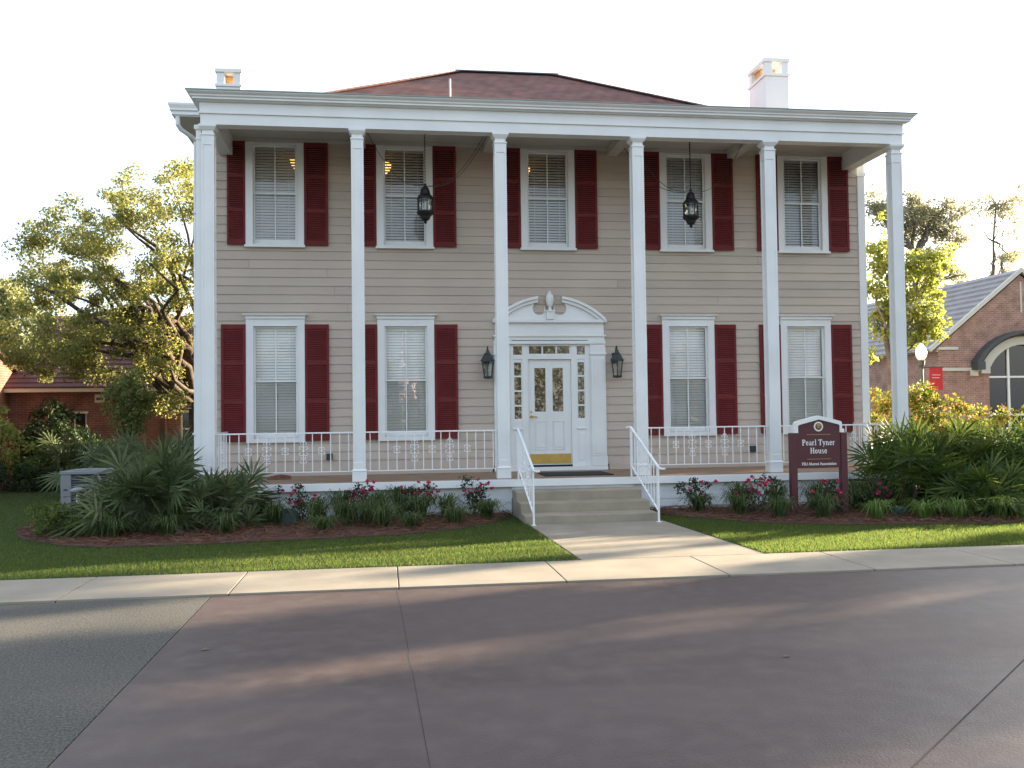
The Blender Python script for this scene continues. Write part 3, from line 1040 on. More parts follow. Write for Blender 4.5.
sh_l = shutter_template(2.295)
sh_u = shutter_template(2.05)
n = 0
for x in LOWX:
    for s in (-1, 1):
        place(sh_l, H, (x + s * (.565 + .236), YW - .018, 1.352), n == 0); n += 1
n = 0
for i, x in enumerate(WX):
    for s in (1, -1):
        o = place(sh_u, H, (x + s * (.565 + .236 - (.06 if (i == 0 and s < 0) else 0)), YW - .018, 5.215), n == 0); n += 1
        if i == 0 and s < 0:
            o.scale.x = .74

# ---- entrance
DS = MB()
for s in (-1, 1):
    xa, xb = XC + s * .80, XC + s * 1.20
    DS.box(XC + s * .835, XC + s * 1.16, YW - .055, YW + .05, .74, 3.244)
    DS.box(XC + s * .85, XC + s * 1.15, YW - .075, YW - .055, .95, 3.0)
    DS.box(XC + s * .84, XC + s * 1.21, YW - .085, YW - .0, .735, .95) if False else None
    DS.box(XC + s * .825, XC + s * 1.175, YW - .09, YW + .02, 3.02, 3.06)
DS.box(XC - .834, XC + .834, YW - .03, YW + .05, 3.235, 3.35)          # head above transom
DS.box(XC - 1.16, XC + 1.16, YW - .075, YW + .02, 3.245, 3.31)
DS.box(XC - .80, XC + .80, YW - .06, YW - .03, 3.31, 3.33)
DS.box(XC - 1.14, XC + 1.14, YW - .06, YW + .02, 3.31, 3.41)
DS.box(XC - 1.17, XC + 1.17, YW - .09, YW + .02, 3.395, 3.43)
DS.box(XC - 1.13, XC + 1.13, YW - .055, YW + .02, 3.43, 3.68)
DS.box(XC - 1.18, XC + 1.18, YW - .13, YW + .02, 3.68, 3.745)
# frame members round the door and lights
for x0, x1 in ((-.835, -.755), (-.575, -.455), (.445, .565), (.735, .835)):
    DS.box(XC + x0, XC + x1, YW - .01, YW + .07, .74, 3.235)
for x0, x1 in ((-.755, -.575), (.565, .735), (-.455, .445)):
    DS.box(XC + x0, XC + x1, YW - .008, YW + .068, 2.935, 3.03)
    DS.box(XC + x0, XC + x1, YW - .008, YW + .068, 3.205, 3.235)
for x0, x1 in ((-.755, -.575), (.565, .735)):
    DS.box(XC + x0, XC + x1, YW - .004, YW + .06, .74, 1.69)
    DS.box(XC + x0 + .03, XC + x1 - .03, YW - .016, YW - .004, .86, 1.42)
    DS.box(XC + x0 - .015, XC + x1 + .015, YW - .03, YW - .004, 1.50, 1.53)
DS.box(XC - 1.17, XC + 1.17, YW - .10, YW - .001, ZF + .002, .738)
surr = DS.build('door_surround', M['white'], H, bevel=.004)
for s in (-1, 1):                                                       # panelled pilasters
    mb = MB()
    mb.box(XC + s * .90, XC + s * 1.11, YW - .085, YW - .076, 1.0, 2.95)
    mb.box(XC + s * .84, XC + s * 1.165, YW - .10, YW - .057, .742, .93)
    mb.build('pilaster', M['white'], surr, bevel=.003)
RA = 1.66
ZA = 4.235 - RA


def arcz(x, r=RA):
    return ZA + math.sqrt(r * r - x * x)


for s in (-1, 1):
    xs_ = [.25 + (1.15 - .25) * i / 14 for i in range(15)]
    poly = [(XC + s * x, arcz(x)) for x in xs_] + [(XC + s * x, arcz(x, RA - .055)) for x in reversed(xs_)]
    mb = MB(); mb.prism(poly, YW - .16, YW + .01)
    poly = [(XC + s * x, arcz(x, RA - .058)) for x in xs_] + [(XC + s * x, arcz(x, RA - .12)) for x in reversed(xs_)]
    mb.prism([(p[0], max(p[1], 3.747)) for p in poly], YW - .115, YW + .01)
    mb.build('pediment_moulding', M['white'], surr)
    # tympanum with the scroll cut-out beside the finial
    cx_, cz_, cr = .215, 3.975, .135
    cut = []
    for i in range(13):
        t = R(60 - i * 22.5)
        cut.append((cx_ + cr * math.cos(t), cz_ + cr * math.sin(t)))
    cut = [p for p in cut if p[0] > .085 or p[1] < 3.9]
    top = [(x, arcz(x, RA - .122)) for x in [1.10 - (1.10 - .30) * i / 12 for i in range(13)]]
    poly = [(0.0, 3.746), (1.105, 3.746)] + [p for p in top if p[1] > 3.75] + [p for p in cut] + [(.07, 3.87), (0, 3.87)]
    mb = MB(); mb.prism([(XC + s * x, z) for x, z in poly], YW - .06, YW + .005)
    mb.build('tympanum', M['white'], surr)
mb = MB(); mb.box(XC - .075, XC + .075, YW - .16, YW - .03, 3.747, 3.90).box(XC - .095, XC + .095, YW - .18, YW - .02, 3.90, 3.925)
mb.lathe([(.055, 0), (.03, .03), (.025, .07), (.06, .12), (.082, .20), (.085, .27), (.06, .33), (.02, .385), (.004, .41)], (XC, YW - .1, 3.925), 14)
mb.build('finial', M['white'], surr, smooth=False)

# door leaf
DX0, DX1 = XC - .452, XC + .442
mb = MB()
yd = YW + .045
gl = [(XC - .314, XC - .086), (XC + .059, XC + .278)]
mb.box(DX0, gl[0][0], yd, yd + .045, .775, 2.93); mb.box(gl[0][1], gl[1][0], yd, yd + .045, .775, 2.93); mb.box(gl[1][1], DX1, yd, yd + .045, .775, 2.93)
for a, b in gl:
    mb.box(a, b, yd + .001, yd + .044, .775, 1.866); mb.box(a, b, yd + .001, yd + .044, 2.757, 2.93)
    for q in ((a - .02, a - .005, 1.10, 1.66), (b + .005, b + .02, 1.10, 1.66), (a - .02, b + .02, 1.085, 1.10), (a - .02, b + .02, 1.66, 1.675)):
        mb.box(q[0], q[1], yd - .012, yd + .0005, q[2], q[3])
    mb.box(a + .02, b - .02, yd - .008, yd + .0005, 1.13, 1.63)
door = mb.build('door', M['white'], H, bevel=.003)
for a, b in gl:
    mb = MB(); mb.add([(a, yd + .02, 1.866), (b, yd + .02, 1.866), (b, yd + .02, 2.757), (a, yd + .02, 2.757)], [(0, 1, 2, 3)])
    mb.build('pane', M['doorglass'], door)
mb = MB(); mb.box(DX0 + .02, DX1 - .015, yd - .006, yd - .001, .80, 1.0)
mb.build('kick_plate', M['brass'], door)
mb = MB(); mb.tube([(DX0 + .06, yd - .001, 1.765), (DX0 + .06, yd - .05, 1.765), (DX0 + .075, yd - .06, 1.765), (DX0 + .18, yd - .06, 1.755)], .012, 8)
mb.tube([(DX0 + .06, yd - .012, 1.765), (DX0 + .06, yd + .001, 1.765)], .032, 12).tube([(DX0 + .06, yd - .014, 1.86), (DX0 + .06, yd + .001, 1.86)], .022, 12)
mb.build('handle', M['brass'], door)
mb = MB(); mb.box(DX0 - .002, DX1 + .002, YW - .02, YW + .11, .739, .772)
mb.build('threshold', M['mat'], H)
for x0, x1 in ((-.755, -.575), (.565, .735)):
    mb = MB()
    for z in (1.69, 1.972, 2.272, 2.572, 2.872):
        mb.box(XC + x0, XC + x1, YW + .006, YW + .05, z, z + .035 if z < 2.8 else 2.936)
    mb.box(XC + x0, XC + x0 + .018, YW + .008, YW + .048, 1.725, 2.872); mb.box(XC + x1 - .018, XC + x1, YW + .008, YW + .048, 1.725, 2.872)
    sl = mb.build('sidelight', M['white'], H)
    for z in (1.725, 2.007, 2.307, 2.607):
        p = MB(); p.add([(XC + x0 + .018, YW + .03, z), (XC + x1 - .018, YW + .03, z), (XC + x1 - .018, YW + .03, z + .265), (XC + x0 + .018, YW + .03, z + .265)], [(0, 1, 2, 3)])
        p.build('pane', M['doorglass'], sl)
mb = MB()
for a in (-.455, -.165, .125, .415):
    mb.box(XC + a, XC + a + .03, YW + .006, YW + .05, 3.031, 3.204)
mb.box(XC - .425, XC + .415, YW + .008, YW + .048, 3.031, 3.05)
tr_ = mb.build('transom', M['white'], H)
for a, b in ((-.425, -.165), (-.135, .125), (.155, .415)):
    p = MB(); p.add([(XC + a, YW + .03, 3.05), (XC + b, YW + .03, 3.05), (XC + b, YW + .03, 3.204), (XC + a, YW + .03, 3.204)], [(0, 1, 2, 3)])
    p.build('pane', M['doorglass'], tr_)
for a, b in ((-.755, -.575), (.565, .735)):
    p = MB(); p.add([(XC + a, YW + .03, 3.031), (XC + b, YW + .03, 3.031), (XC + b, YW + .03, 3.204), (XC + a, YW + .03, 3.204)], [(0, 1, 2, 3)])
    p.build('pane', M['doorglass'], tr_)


# ---- railings
def scroll(mb, c, dirx, dirz, r, th=.007, turns=1.25, off=0.0):
    """one C-scroll: a flat spiral in the plane of the rail"""
    pts = []
    k = 12
    for i in range(k + 1):
        t = i / k
        rr = r * (1 - .75 * t)
        a = math.pi * (1 - turns * 1.3 * t)
        x = r + rr * math.cos(a)
        z = rr * math.sin(a)
        pts.append((x * dirx, z * dirz))
    return pts


def rail_panel(p0, p1, zt0, zt1, zb0, zb1, n, ornaments=True, post=False, name='railing', big=(5, 9), small=(3, 7, 11)):
    """a straight run from p0 to p1 (x,y) with top and bottom rails whose heights may fall"""
    p0, p1 = Vector((*p0, 0)), Vector((*p1, 0))
    mb = MB()
    mb.bar(p0 + Vector((0, 0, zt0)), p1 + Vector((0, 0, zt1)), .038, .024)
    mb.bar(p0 + Vector((0, 0, zb0)), p1 + Vector((0, 0, zb1)), .026, .016)
    rl = mb.build(name, M['white_metal'], H)
    d = p1 - p0
    dn = d.normalized()
    for i in range(n):
        t = (i + .5) / n
        q = p0 + d * t
        za, zb = zb0 + (zb1 - zb0) * t, zt0 + (zt1 - zt0) * t
        b = MB(); b.box(q.x - .0075, q.x + .0075, q.y - .0075, q.y + .0075, za + .006, zb - .01)
        b.build('baluster', M['white_metal'], rl)
        if ornaments and (i in big or i in small):
            o = MB()
            zc = za + (zb - za) * .54
            if i in big:
                sets = [(0, 1, .048), (0, -1, .048), (.10, 1, .036), (-.10, -1, .026), (.16, 1, .018), (-.155, -1, .036)]
            else:
                sets = [(0, 1, .036), (0, -1, .036)]
            for sx in (-1, 1):
                for dz, sz, r in sets:
                    pts = scroll(o, None, sx, sz, r)
                    P = [q + dn * (x * 1.0) + Vector((0, 0, zc + dz + z + sz * r * .9)) for x, z in pts]
                    o.tube(P, .0065, 4)
            o.box(q.x - .014, q.x + .014, q.y - .014, q.y + .014, zc - .02, zc + .02)
            o.build('scroll_ornament', M['white_metal'], rl)
    return rl


YR = -.02
for i in (0, 1, 3, 4):
    rail_panel((i * S + .11, YR), ((i + 1) * S - .11, YR), 1.535, 1.535, .845, .845, 15)
rail_panel((0, .12), (0, YW - .04), 1.535, 1.535, .845, .845, 10, big=(3, 6), small=())
rail_panel((5 * S, .12), (5 * S, YW - .04), 1.535, 1.535, .845, .845, 10, big=(3, 6), small=())
for x in (5.415, 7.50):
    rl = rail_panel((x, -.27), (x, -1.95), 1.56, .93, .86, .20, 10, big=(3, 6), small=(), name='stair_rail')
    mb = MB(); mb.box(x - .014, x + .014, -.285, -.255, ZF, 1.555)
    mb.tube([(x, -.27, 1.56), (x, -.18, 1.565), (x - .05, -.15, 1.55)], .016, 7)
    mb.build('rail_post', M['white_metal'], rl)
    mb = MB(); mb.box(x - .014, x + .014, -1.965, -1.935, .02, .925)
    mb.tube([(x, -1.95, .93), (x, -2.03, .91), (x + .03, -2.05, .90), (x + .09, -2.04, .895)], .018, 7)
    mb.box(x - .035, x + .035, -1.985, -1.915, .022, .032)
    mb.build('rail_post', M['white_metal'], rl)
for x, z in ((1.955, 1.02), (10.7, 1.02)):
    mb = MB(); mb.box(x - .06, x + .06, YW - .09, YW - .018, z - .05, z + .07)
    mb.build('outlet_box', M['iron'], H, bevel=.006)

# ================================================================== THINGS ON THE HOUSE
mb = MB(); mb.box(5.98, 7.28, .15, 1.15, ZF + .001, ZF + .018)
props(mb.build('doormat', M['mat'], None, bevel=.004), 'black rubber doormat on the porch floor before the white door', 'doormat')
mb = MB(); mb.box(5.14, 5.27, .02, .16, ZF + .001, ZF + .14).tube([(5.2, .09, ZF + .14), (5.2, .09, ZF + .17)], .03, 8)
props(mb.build('spotlight', M['iron'], None, bevel=.01), 'small black box light on the porch floor beside the column left of the steps', 'light')
mb = MB(); mb.prism([(.86, .662), (1.30, .662), (1.27, .72), (1.08, .745), (.88, .71)], .9, 1.15)
props(mb.build('clay_dish', M['brick'], None, bevel=.01), 'low reddish clay dish on the porch floor behind the left railing', 'dish')


def wall_lantern(x, label):
    y = YW - .22
    t = empty('wall_lantern', (x, YW, 2.5), label, 'lantern', 'lanterns flanking the front door')
    mb = MB(); mb.box(x - .055, x + .055, YW - .045, YW - .012, 2.86, 3.06)
    mb.tube([(x, YW - .04, 2.98), (x, YW - .09, 3.06), (x, YW - .13, 3.15), (x, YW - .18, 3.19), (x, y, 3.17), (x, y, 3.10)], .013, 7)
    mb.build('bracket', M['iron'], t)
    mb = MB(); mb.lathe([(.02, 3.12), (.035, 3.10), (.05, 3.05), (.09, 3.0), (.125, 2.93), (.145, 2.90), (.145, 2.885), (.10, 2.88)], (x, y, 0), 8)
    mb.build('roof', M['iron'], t)
    mb = MB()
    for k in range(6):
        a = k * math.pi / 3 + .3
        mb.tube([(x + .128 * math.cos(a), y + .128 * math.sin(a), 2.885), (x + .082 * math.cos(a), y + .082 * math.sin(a), 2.58)], .011, 5)
    mb.lathe([(.02, 2.535), (.085, 2.54), (.098, 2.56), (.098, 2.585), (.05, 2.59)], (x, y, 0), 10)
    mb.build('cage', M['iron'], t)
    mb = MB(); mb.lathe([(.076, 2.592), (.118, 2.878)], (x, y, 0), 6, .3)
    mb.build('glass', M['lampglass'], t)
    mb = MB(); mb.lathe([(.014, 2.59), (.014, 2.68), (.024, 2.71), (.02, 2.75), (.004, 2.79)], (x, y, 0), 8)
    mb.build('bulb', M['bulb'], t)


wall_lantern(5.10, 'black wall lantern on the clapboards left of the door, partly beside the third column')
wall_lantern(7.76, 'black wall lantern on the clapboards right of the door')


def hanging_lantern(x, label, wires):
    y = .9
    zt = 6.27
    t = empty('hanging_lantern', (x, y, 5.5), label, 'lantern', 'lanterns hanging from the porch ceiling')
    mb = MB()
    z = zt
    k = 0
    while z < 7.335:
        mb.box(x - (.011 if k % 2 else .005), x + (.011 if k % 2 else .005), y - (.005 if k % 2 else .011), y + (.005 if k % 2 else .011), z, min(z + .034, 7.339))
        z += .03; k += 1
    mb.lathe([(.06, 7.305), (.06, 7.32), (.03, 7.339)], (x, y, 0), 12)
    mb.build('chain', M['chain'], t)
    mb = MB(); mb.lathe([(.012, 6.27), (.03, 6.25), (.025, 6.21), (.06, 6.19), (.085, 6.13), (.10, 6.06), (.155, 6.0), (.165, 5.975), (.165, 5.96), (.10, 5.955)], (x, y, 0), 12)
    mb.build('roof', M['black_metal'], t)
    mb = MB()
    for k in range(8):
        a = k * math.pi / 4 + .2
        mb.tube([(x + .145 * math.cos(a), y + .145 * math.sin(a), 5.96), (x + .145 * math.cos(a), y + .145 * math.sin(a), 5.72)], .011, 5)
    mb.lathe([(.10, 5.735), (.16, 5.73), (.168, 5.70), (.15, 5.67), (.10, 5.63), (.085, 5.58), (.05, 5.55), (.025, 5.545), (.035, 5.52), (.02, 5.50), (.004, 5.48)], (x, y, 0), 12)
    mb.build('cage', M['black_metal'], t)
    mb = MB(); mb.lathe([(.133, 5.736), (.133, 5.955)], (x, y, 0), 8, .2)
    mb.build('glass', M['lampglass'], t)
    for k in range(3):
        a = k * 2.1 + .5
        mb = MB(); mb.lathe([(.011, 5.735), (.011, 5.82), (.017, 5.84), (.012, 5.875), (.002, 5.90)], (x + .05 * math.cos(a), y + .05 * math.sin(a), 0), 7)
        mb.build('bulb', M['bulb'], t)
    for (wx, wy, wz) in wires:
        pts = []
        for i in range(13):
            q = i / 12
            p = Vector((wx, wy, wz)).lerp(Vector((x, y, 6.22)), q)
            p.z -= math.sin(q * math.pi) * .22 + q * (1 - q) * .5
            pts.append(p)
        mb = MB(); mb.tube(pts, .006, 4)
        mb.build('guy_wire', M['chain'], t)


hanging_lantern(3.845, 'black glass lantern hung in front of the second upper window, left of the third column', [(2.72, .9, 7.3), (5.06, .9, 7.25), (5.05, .5, 7.3)])
hanging_lantern(9.125, 'black glass lantern hung in front of the fourth upper window, right of the fourth column', [(7.90, .9, 7.25), (10.24, .9, 7.25), (7.9, 1.5, 7.3)])

for x, z, lb in ((1.32, 7.02, 'lit amber bowl lamp seen in the top of the first upper window from the left'), (3.06, 6.98, 'lit amber bowl lamp seen in the top of the second upper window from the left'), (5.98, 6.95, 'lit amber bowl lamp seen in the top of the upper window above the door')):
    t = empty('ceiling_lamp', (x, 2.5, 7.3), lb, 'ceiling lamp', 'lit lamps inside the upper rooms')
    mb = MB(); mb.lathe([(.004, -.16), (.07, -.12), (.13, -.05), (.16, .03), (.165, .08), (.15, .085)], (x, 2.5, z), 14)
    mb.build('bowl', M['bowl'], t, smooth=True)
    mb = MB(); mb.tube([(x, 2.5, z + .086), (x, 2.5, 7.359)], .012, 6)
    mb.build('rod', M['brass'], t)

# ================================================================== SIGN
SG = empty('sign', (10.42, -1.7, 0), 'maroon sign with a white arched cap and white lettering between two posts', 'sign')
XS0, XS1 = 9.905, 10.925
for x in (XS0 + .056, XS1 - .056):
    mb = MB(); mb.box(x - .056, x + .056, -1.755, -1.645, -.05, 1.44)
    mb.build('post', M['maroon'], SG, bevel=.005)


def capz(x):
    d = abs(x - 10.415)
    if d > .40:
        return 1.575 - max(0, d - .40) * .5
    return 1.675 - (d / .40) * .10 - .0


mb = MB()
xs_ = [10.02 + (10.81 - 10.02) * i / 16 for i in range(17)]
mb.prism([(xs_[0], .835)] + [(xs_[-1], .835)] + [(x, capz(x) - .005) for x in reversed(xs_)], -1.735, -1.665)
panel = mb.build('panel', M['maroon'], SG)
mb = MB()
w = .058
tp = [(x, capz(x) + w) for x in xs_]
poly = [(10.02 - .062, 1.44), (10.02 - .062, 1.50), (10.02 - .022, 1.50), (10.02 - .022, capz(10.02) + .03)] + tp + [(10.81 + .022, capz(10.81) + .03), (10.81 + .022, 1.50), (10.81 + .062, 1.50), (10.81 + .062, 1.44),
        (10.81 - .015, 1.44), (10.81 - .015, capz(10.79) - .02)] + [(x, capz(x) - .008) for x in reversed(xs_[1:-1])] + [(10.02 + .015, capz(10.04) - .02), (10.02 + .015, 1.44)]
mb.prism(poly, -1.765, -1.64)
mb.build('cap', M['signwhite'], SG)
# round seal
mb = MB(); mb.tube([(10.415, -1.7355, 1.545), (10.415, -1.742, 1.545)], .083, 24)
seal = mb.build('seal', M['signwhite'], panel)
mb = MB(); mb.tube([(10.415, -1.742, 1.545), (10.415, -1.746, 1.545)], .058, 24)
mb.build('seal_disc', M['maroon'], seal) if False else mb.build('seal_disc', M['maroon'], panel)
mb = MB(); mb.prism([(10.375, 1.545), (10.455, 1.545), (10.445, 1.585), (10.415, 1.60), (10.385, 1.585)], -1.750, -1.7465).box(10.382, 10.448, -1.749, -1.7465, 1.515, 1.532)
mb.build('seal_emblem', M['gold'], panel)
for z in (1.405, .985):
    mb = MB(); mb.box(10.20, 10.63, -1.739, -1.7355, z, z + .008)
    mb.build('rule_line', M['gold'], panel)


def text(body, x, z, size, name, parent, y=-1.7355, wide=1.0, off=.004):
    cu = bpy.data.curves.new(name, 'FONT')
    cu.body = body
    cu.size = size
    cu.align_x = 'CENTER'
    cu.align_y = 'CENTER'
    cu.extrude = .0025
    cu.offset = off
    o = bpy.data.objects.new(name, cu)
    me = bpy.data.meshes.new_from_object(o)
    bpy.data.objects.remove(o)
    mo = bpy.data.objects.new(name, me)
    me.materials.clear()
    me.materials.append(M['signwhite'])
    col.objects.link(mo)
    mo.parent = parent
    mo.rotation_euler = (R(90), 0, 0)
    mo.scale = (wide, 1, 1)
    mo.location = Vector((x, y - .003, z)) - LOC[parent.name]
    return mo




def arc(cx, cz, rx, rz, a0, a1, n=10):
    return [(cx + rx * math.cos(R(a0 + (a1 - a0) * i / n)), cz + rz * math.sin(R(a0 + (a1 - a0) * i / n))) for i in range(n + 1)]


# each stroke: (points, thickness); unit cap height, serifs as short bars
T, t_ = .17, .085
GLYPH = {
    'P': (.66, [([(.14, 0), (.14, 1)], T), (arc(.30, .74, .26, .215, 90, -90), .14), ([(.1, .955), (.32, .955)], t_), ([(.1, .525), (.32, .525)], t_), ([(.0, .04), (.32, .04)], t_), ([(.0, .96), (.2, .96)], t_)]),
    'T': (.74, [([(.37, 0), (.37, 1)], T), ([(.02, .95), (.72, .95)], .10), ([(.05, .74), (.05, .98)], t_), ([(.69, .74), (.69, .98)], t_), ([(.22, .04), (.52, .04)], t_)]),
    'H': (.82, [([(.15, 0), (.15, 1)], T), ([(.65, 0), (.65, 1)], T), ([(.15, .5), (.65, .5)], t_)] + [([(x, z), (x + .3, z)], t_) for x in (0, .5) for z in (.04, .96)]),
    'e': (.56, [(arc(.28, .34, .20, .30, 5, 330, 16), .12), ([(.1, .37), (.46, .37)], t_)]),
    'a': (.56, [(arc(.25, .46, .16, .19, 150, 0), .10), ([(.41, .48), (.41, .03)], .14), (arc(.24, .19, .15, .15, 80, 300, 10), .11), ([(.38, .04), (.54, .04)], t_)]),
    'r': (.48, [([(.14, 0), (.14, .66)], .15), (arc(.34, .40, .17, .22, 165, 60, 8), .11), ([(.02, .04), (.30, .04)], t_), ([(.02, .63), (.16, .63)], t_)]),
    'l': (.32, [([(.15, 0), (.15, 1.02)], .15), ([(.02, .04), (.30, .04)], t_), ([(.03, .98), (.16, .98)], t_)]),
    'y': (.60, [([(.10, .65), (.33, .06)], .14), ([(.50, .65), (.28, -.08), (.18, -.24), (.06, -.24)], t_), ([(.0, .64), (.24, .64)], t_), ([(.38, .64), (.60, .64)], t_)]),
    'n': (.66, [([(.14, 0), (.14, .66)], .15), (arc(.32, .42, .18, .20, 165, 10, 8), .11), ([(.50, .46), (.50, 0)], .15), ([(.01, .04), (.28, .04)], t_), ([(.38, .04), (.64, .04)], t_), ([(.01, .63), (.16, .63)], t_)]),
    'o': (.58, [(arc(.29, .34, .20, .28, 0, 360, 20), .13)]),
    'u': (.66, [([(.14, .66), (.14, .22)], .15), (arc(.32, .24, .18, .18, 190, 345, 8), .11), ([(.50, .66), (.50, .02)], .15), ([(.0, .63), (.16, .63)], t_), ([(.36, .63), (.52, .63)], t_), ([(.5, .04), (.64, .04)], t_)]),
    's': (.46, [(arc(.23, .485, .14, .14, 40, 270, 10) + arc(.23, .175, .15, .15, 90, -140, 10), .11)]),
}


def lettering(word, x, z, h, wide=1.0):
    """serif capitals and small letters cut as thin raised strokes"""
    adv = sum(.34 if c == ' ' else GLYPH[c][0] + .06 for c in word)
    cur = x - adv * h * wide / 2
    for c in word:
        if c == ' ':
            cur += .34 * h * wide
            continue
        mb = MB()
        for k, (pts, th) in enumerate(GLYPH[c][1]):
            y0, y1 = -1.7352, -1.7385 - .0004 * k
            L, Rr = [], []
            for i, p in enumerate(pts):
                q0, q1 = pts[max(0, i - 1)], pts[min(len(pts) - 1, i + 1)]
                dx, dz = q1[0] - q0[0], q1[1] - q0[1]
                d = math.hypot(dx, dz) or 1
                ox, oz = -dz / d * th / 2, dx / d * th / 2
                L.append((cur + (p[0] + ox) * h * wide, z + (p[1] + oz) * h))
                Rr.append((cur + (p[0] - ox) * h * wide, z + (p[1] - oz) * h))
            for i in range(len(pts) - 1):
                mb.prism([L[i], L[i + 1], Rr[i + 1], Rr[i]], y0, y1)
        mb.build('letter', M['signwhite'], panel)
        cur += (GLYPH[c][0] + .06) * h * wide


lettering('Pearl Tyner', 10.415, 1.225, .098, .93)
lettering('House', 10.415, 1.085, .098, .93)
text('FSU Alumni Association', 10.415, .905, .070, 'lettering', panel, wide=.92, off=.0008)

# ================================================================== SMALL GARDEN THINGS
AC = empty('air_conditioner', (-2.45, 1.7, 0), 'grey metal air conditioner cabinet behind the palmetto at left', 'air conditioner')
mb = MB(); mb.box(-2.96, -1.95, 1.5, 2.4, .04, .10); mb.build('pad', M['concrete'], AC)
mb = MB()
for x0, x1 in ((-2.955, -2.77), (-2.14, -1.955)):
    mb.box(x0, x1, 1.5, 1.56, .10, .80)
mb.box(-2.955, -2.90, 1.56, 2.38, .10, .80); mb.box(-2.01, -1.955, 1.56, 2.38, .10, .80)
mb.build('casing', M['acgrey'], AC, bevel=.008)
mb = MB(); mb.box(-2.765, -2.145, 1.53, 1.55, .12, .80)
mb.build('coil', M['acdark'], AC)
mb = MB()
for k in range(14):
    mb.box(-2.768, -2.142, 1.512, 1.52, .15 + k * .046, .158 + k * .046)
mb.build('grille', M['acgrey'], AC)
mb = MB(); mb.box(-2.97, -1.94, 1.485, 2.41, .80, .86).box(-2.8, -2.1, 1.65, 2.25, .86, .875)
mb.build('top_panel', M['acgrey'], AC, bevel=.01)
mb = MB(); mb.box(-2.90, -2.83, 1.497, 1.5, .50, .53).box(-2.90, -2.85, 1.497, 1.5, .38, .395)
mb.build('badge', M['iron'], AC)
PL = empty('path_light', (-2.02, -.5, .04), 'short pale path light with a wide flat cap in front of the air conditioner', 'path light')
mb = MB(); mb.lathe([(.035, .02), (.03, .56)], (-2.02, -.5, .04), 8); mb.build('post', M['cream'], PL)
mb = MB(); mb.lathe([(.05, .58), (.12, .60), (.115, .63), (.06, .655), (.01, .66)], (-2.02, -.5, .04), 14); mb.build('cap', M['acgrey'], PL)


def garden_box(x, y, s, label):
    mb = MB(); mb.frust(x, y, .03, .03 + .22 * s, .17 * s, .14 * s, .12 * s, .10 * s)
    mb.frust(x, y, .03 + .22 * s, .03 + .27 * s, .15 * s, .08 * s, .11 * s, .06 * s)
    props(mb.build('ground_box', M['boxgreen'], None, bevel=.02), label, 'utility box')


p = at(288, 519, -.95)
garden_box(p.x, -.95, 1.0, 'dark green rounded utility box in the bed beside the left palmetto')
p = at(899, 515, -2.3)
garden_box(p.x, -2.3, .7, 'small dark green utility box in the bed under the right palmetto')

for u, v, lb in ((205, 650, 'small dry brown leaf lying on the grey aggregate paving'), (786, 657, 'small dark leaf lying on the maroon driveway')):
    d_ = FW + RT * ((u - 512) / FPX) - UP * ((v - 384) / FPX)
    q = CX + d_ * (-CX.z / d_.z)
    mb = MB(); mb.add([(q.x - .04, q.y, .004), (q.x, q.y - .022, .010), (q.x + .04, q.y + .012, .004), (q.x + .005, q.y + .022, .016), (q.x, q.y, .004)], [(0, 1, 4), (1, 2, 4), (2, 3, 4), (3, 0, 4)])
    props(mb.build('fallen_leaf', M['deadpalm']), lb, 'leaf')

# ================================================================== PLANTS
def palmetto(base, n, hgt, spread, blade, mt, label, group='saw palmettos around the house', dead=3, aim=None):
    t = empty('palmetto', base, label, 'palmetto', group)
    b = np.array(base, float)
    V, F, stems = [], [], MB()
    DV = []
    for i in range(n):
        az = rng.uniform(0, 2 * np.pi)
        el = np.arccos(rng.uniform(0.0, 1.0)) * .92
        isdead = i < dead
        if isdead:
            el = rng.uniform(1.4, 1.7)
        d = np.array([np.cos(az) * np.sin(el), np.sin(az) * np.sin(el), np.cos(el)])
        L = rng.uniform(.55, 1.0)
        st = b + np.array([rng.normal() * spread * .16, rng.normal() * spread * .16, 0.02])
        tip = st + d * np.array([spread, spread, hgt]) * L * .72
        tip[2] = max(tip[2], .10)
        mid = (st + tip) / 2 + np.array([0, 0, .10 * hgt])
        stems.tube([st, mid, tip], [.012, .009, .006], 4)
        fd = tip - mid
        fd /= np.linalg.norm(fd)
        side = np.cross(fd, unit(1)[0])
        side /= np.linalg.norm(side)
        nrm = np.cross(fd, side)
        nb = 14
        for k in range(nb):
            a = (k / (nb - 1) - .5) * R(215)
            dirv = fd * np.cos(a) + side * np.sin(a) + nrm * .22 * abs(np.sin(a)) + np.array([0, 0, -.06 - .12 * rng.uniform()])
            dirv /= np.linalg.norm(dirv)
            bl = blade * (1 - .25 * abs(a) / R(107)) * rng.uniform(.85, 1.1)
            w = np.cross(dirv, nrm)
            w /= np.linalg.norm(w) + 1e-9
            q = tip + dirv * bl * .45
            e = tip + dirv * bl + np.array([0, 0, -.10 * bl])
            (DV if isdead else V).append([tip, q + w * .023, e, q - w * .023])
    stems.build('stem', M['palm'], t)
    V = np.array(V).reshape(-1, 3)
    V[:, 2] = np.maximum(V[:, 2], .05)
    arr_obj('fronds', V, np.arange(len(V)).reshape(-1, 4), mt, t)
    if DV:
        V = np.array(DV).reshape(-1, 3)
        V[:, 2] = np.maximum(V[:, 2], .05)
        arr_obj('dead_fronds', V, np.arange(len(V)).reshape(-1, 4), M['deadpalm'], t)
    return t


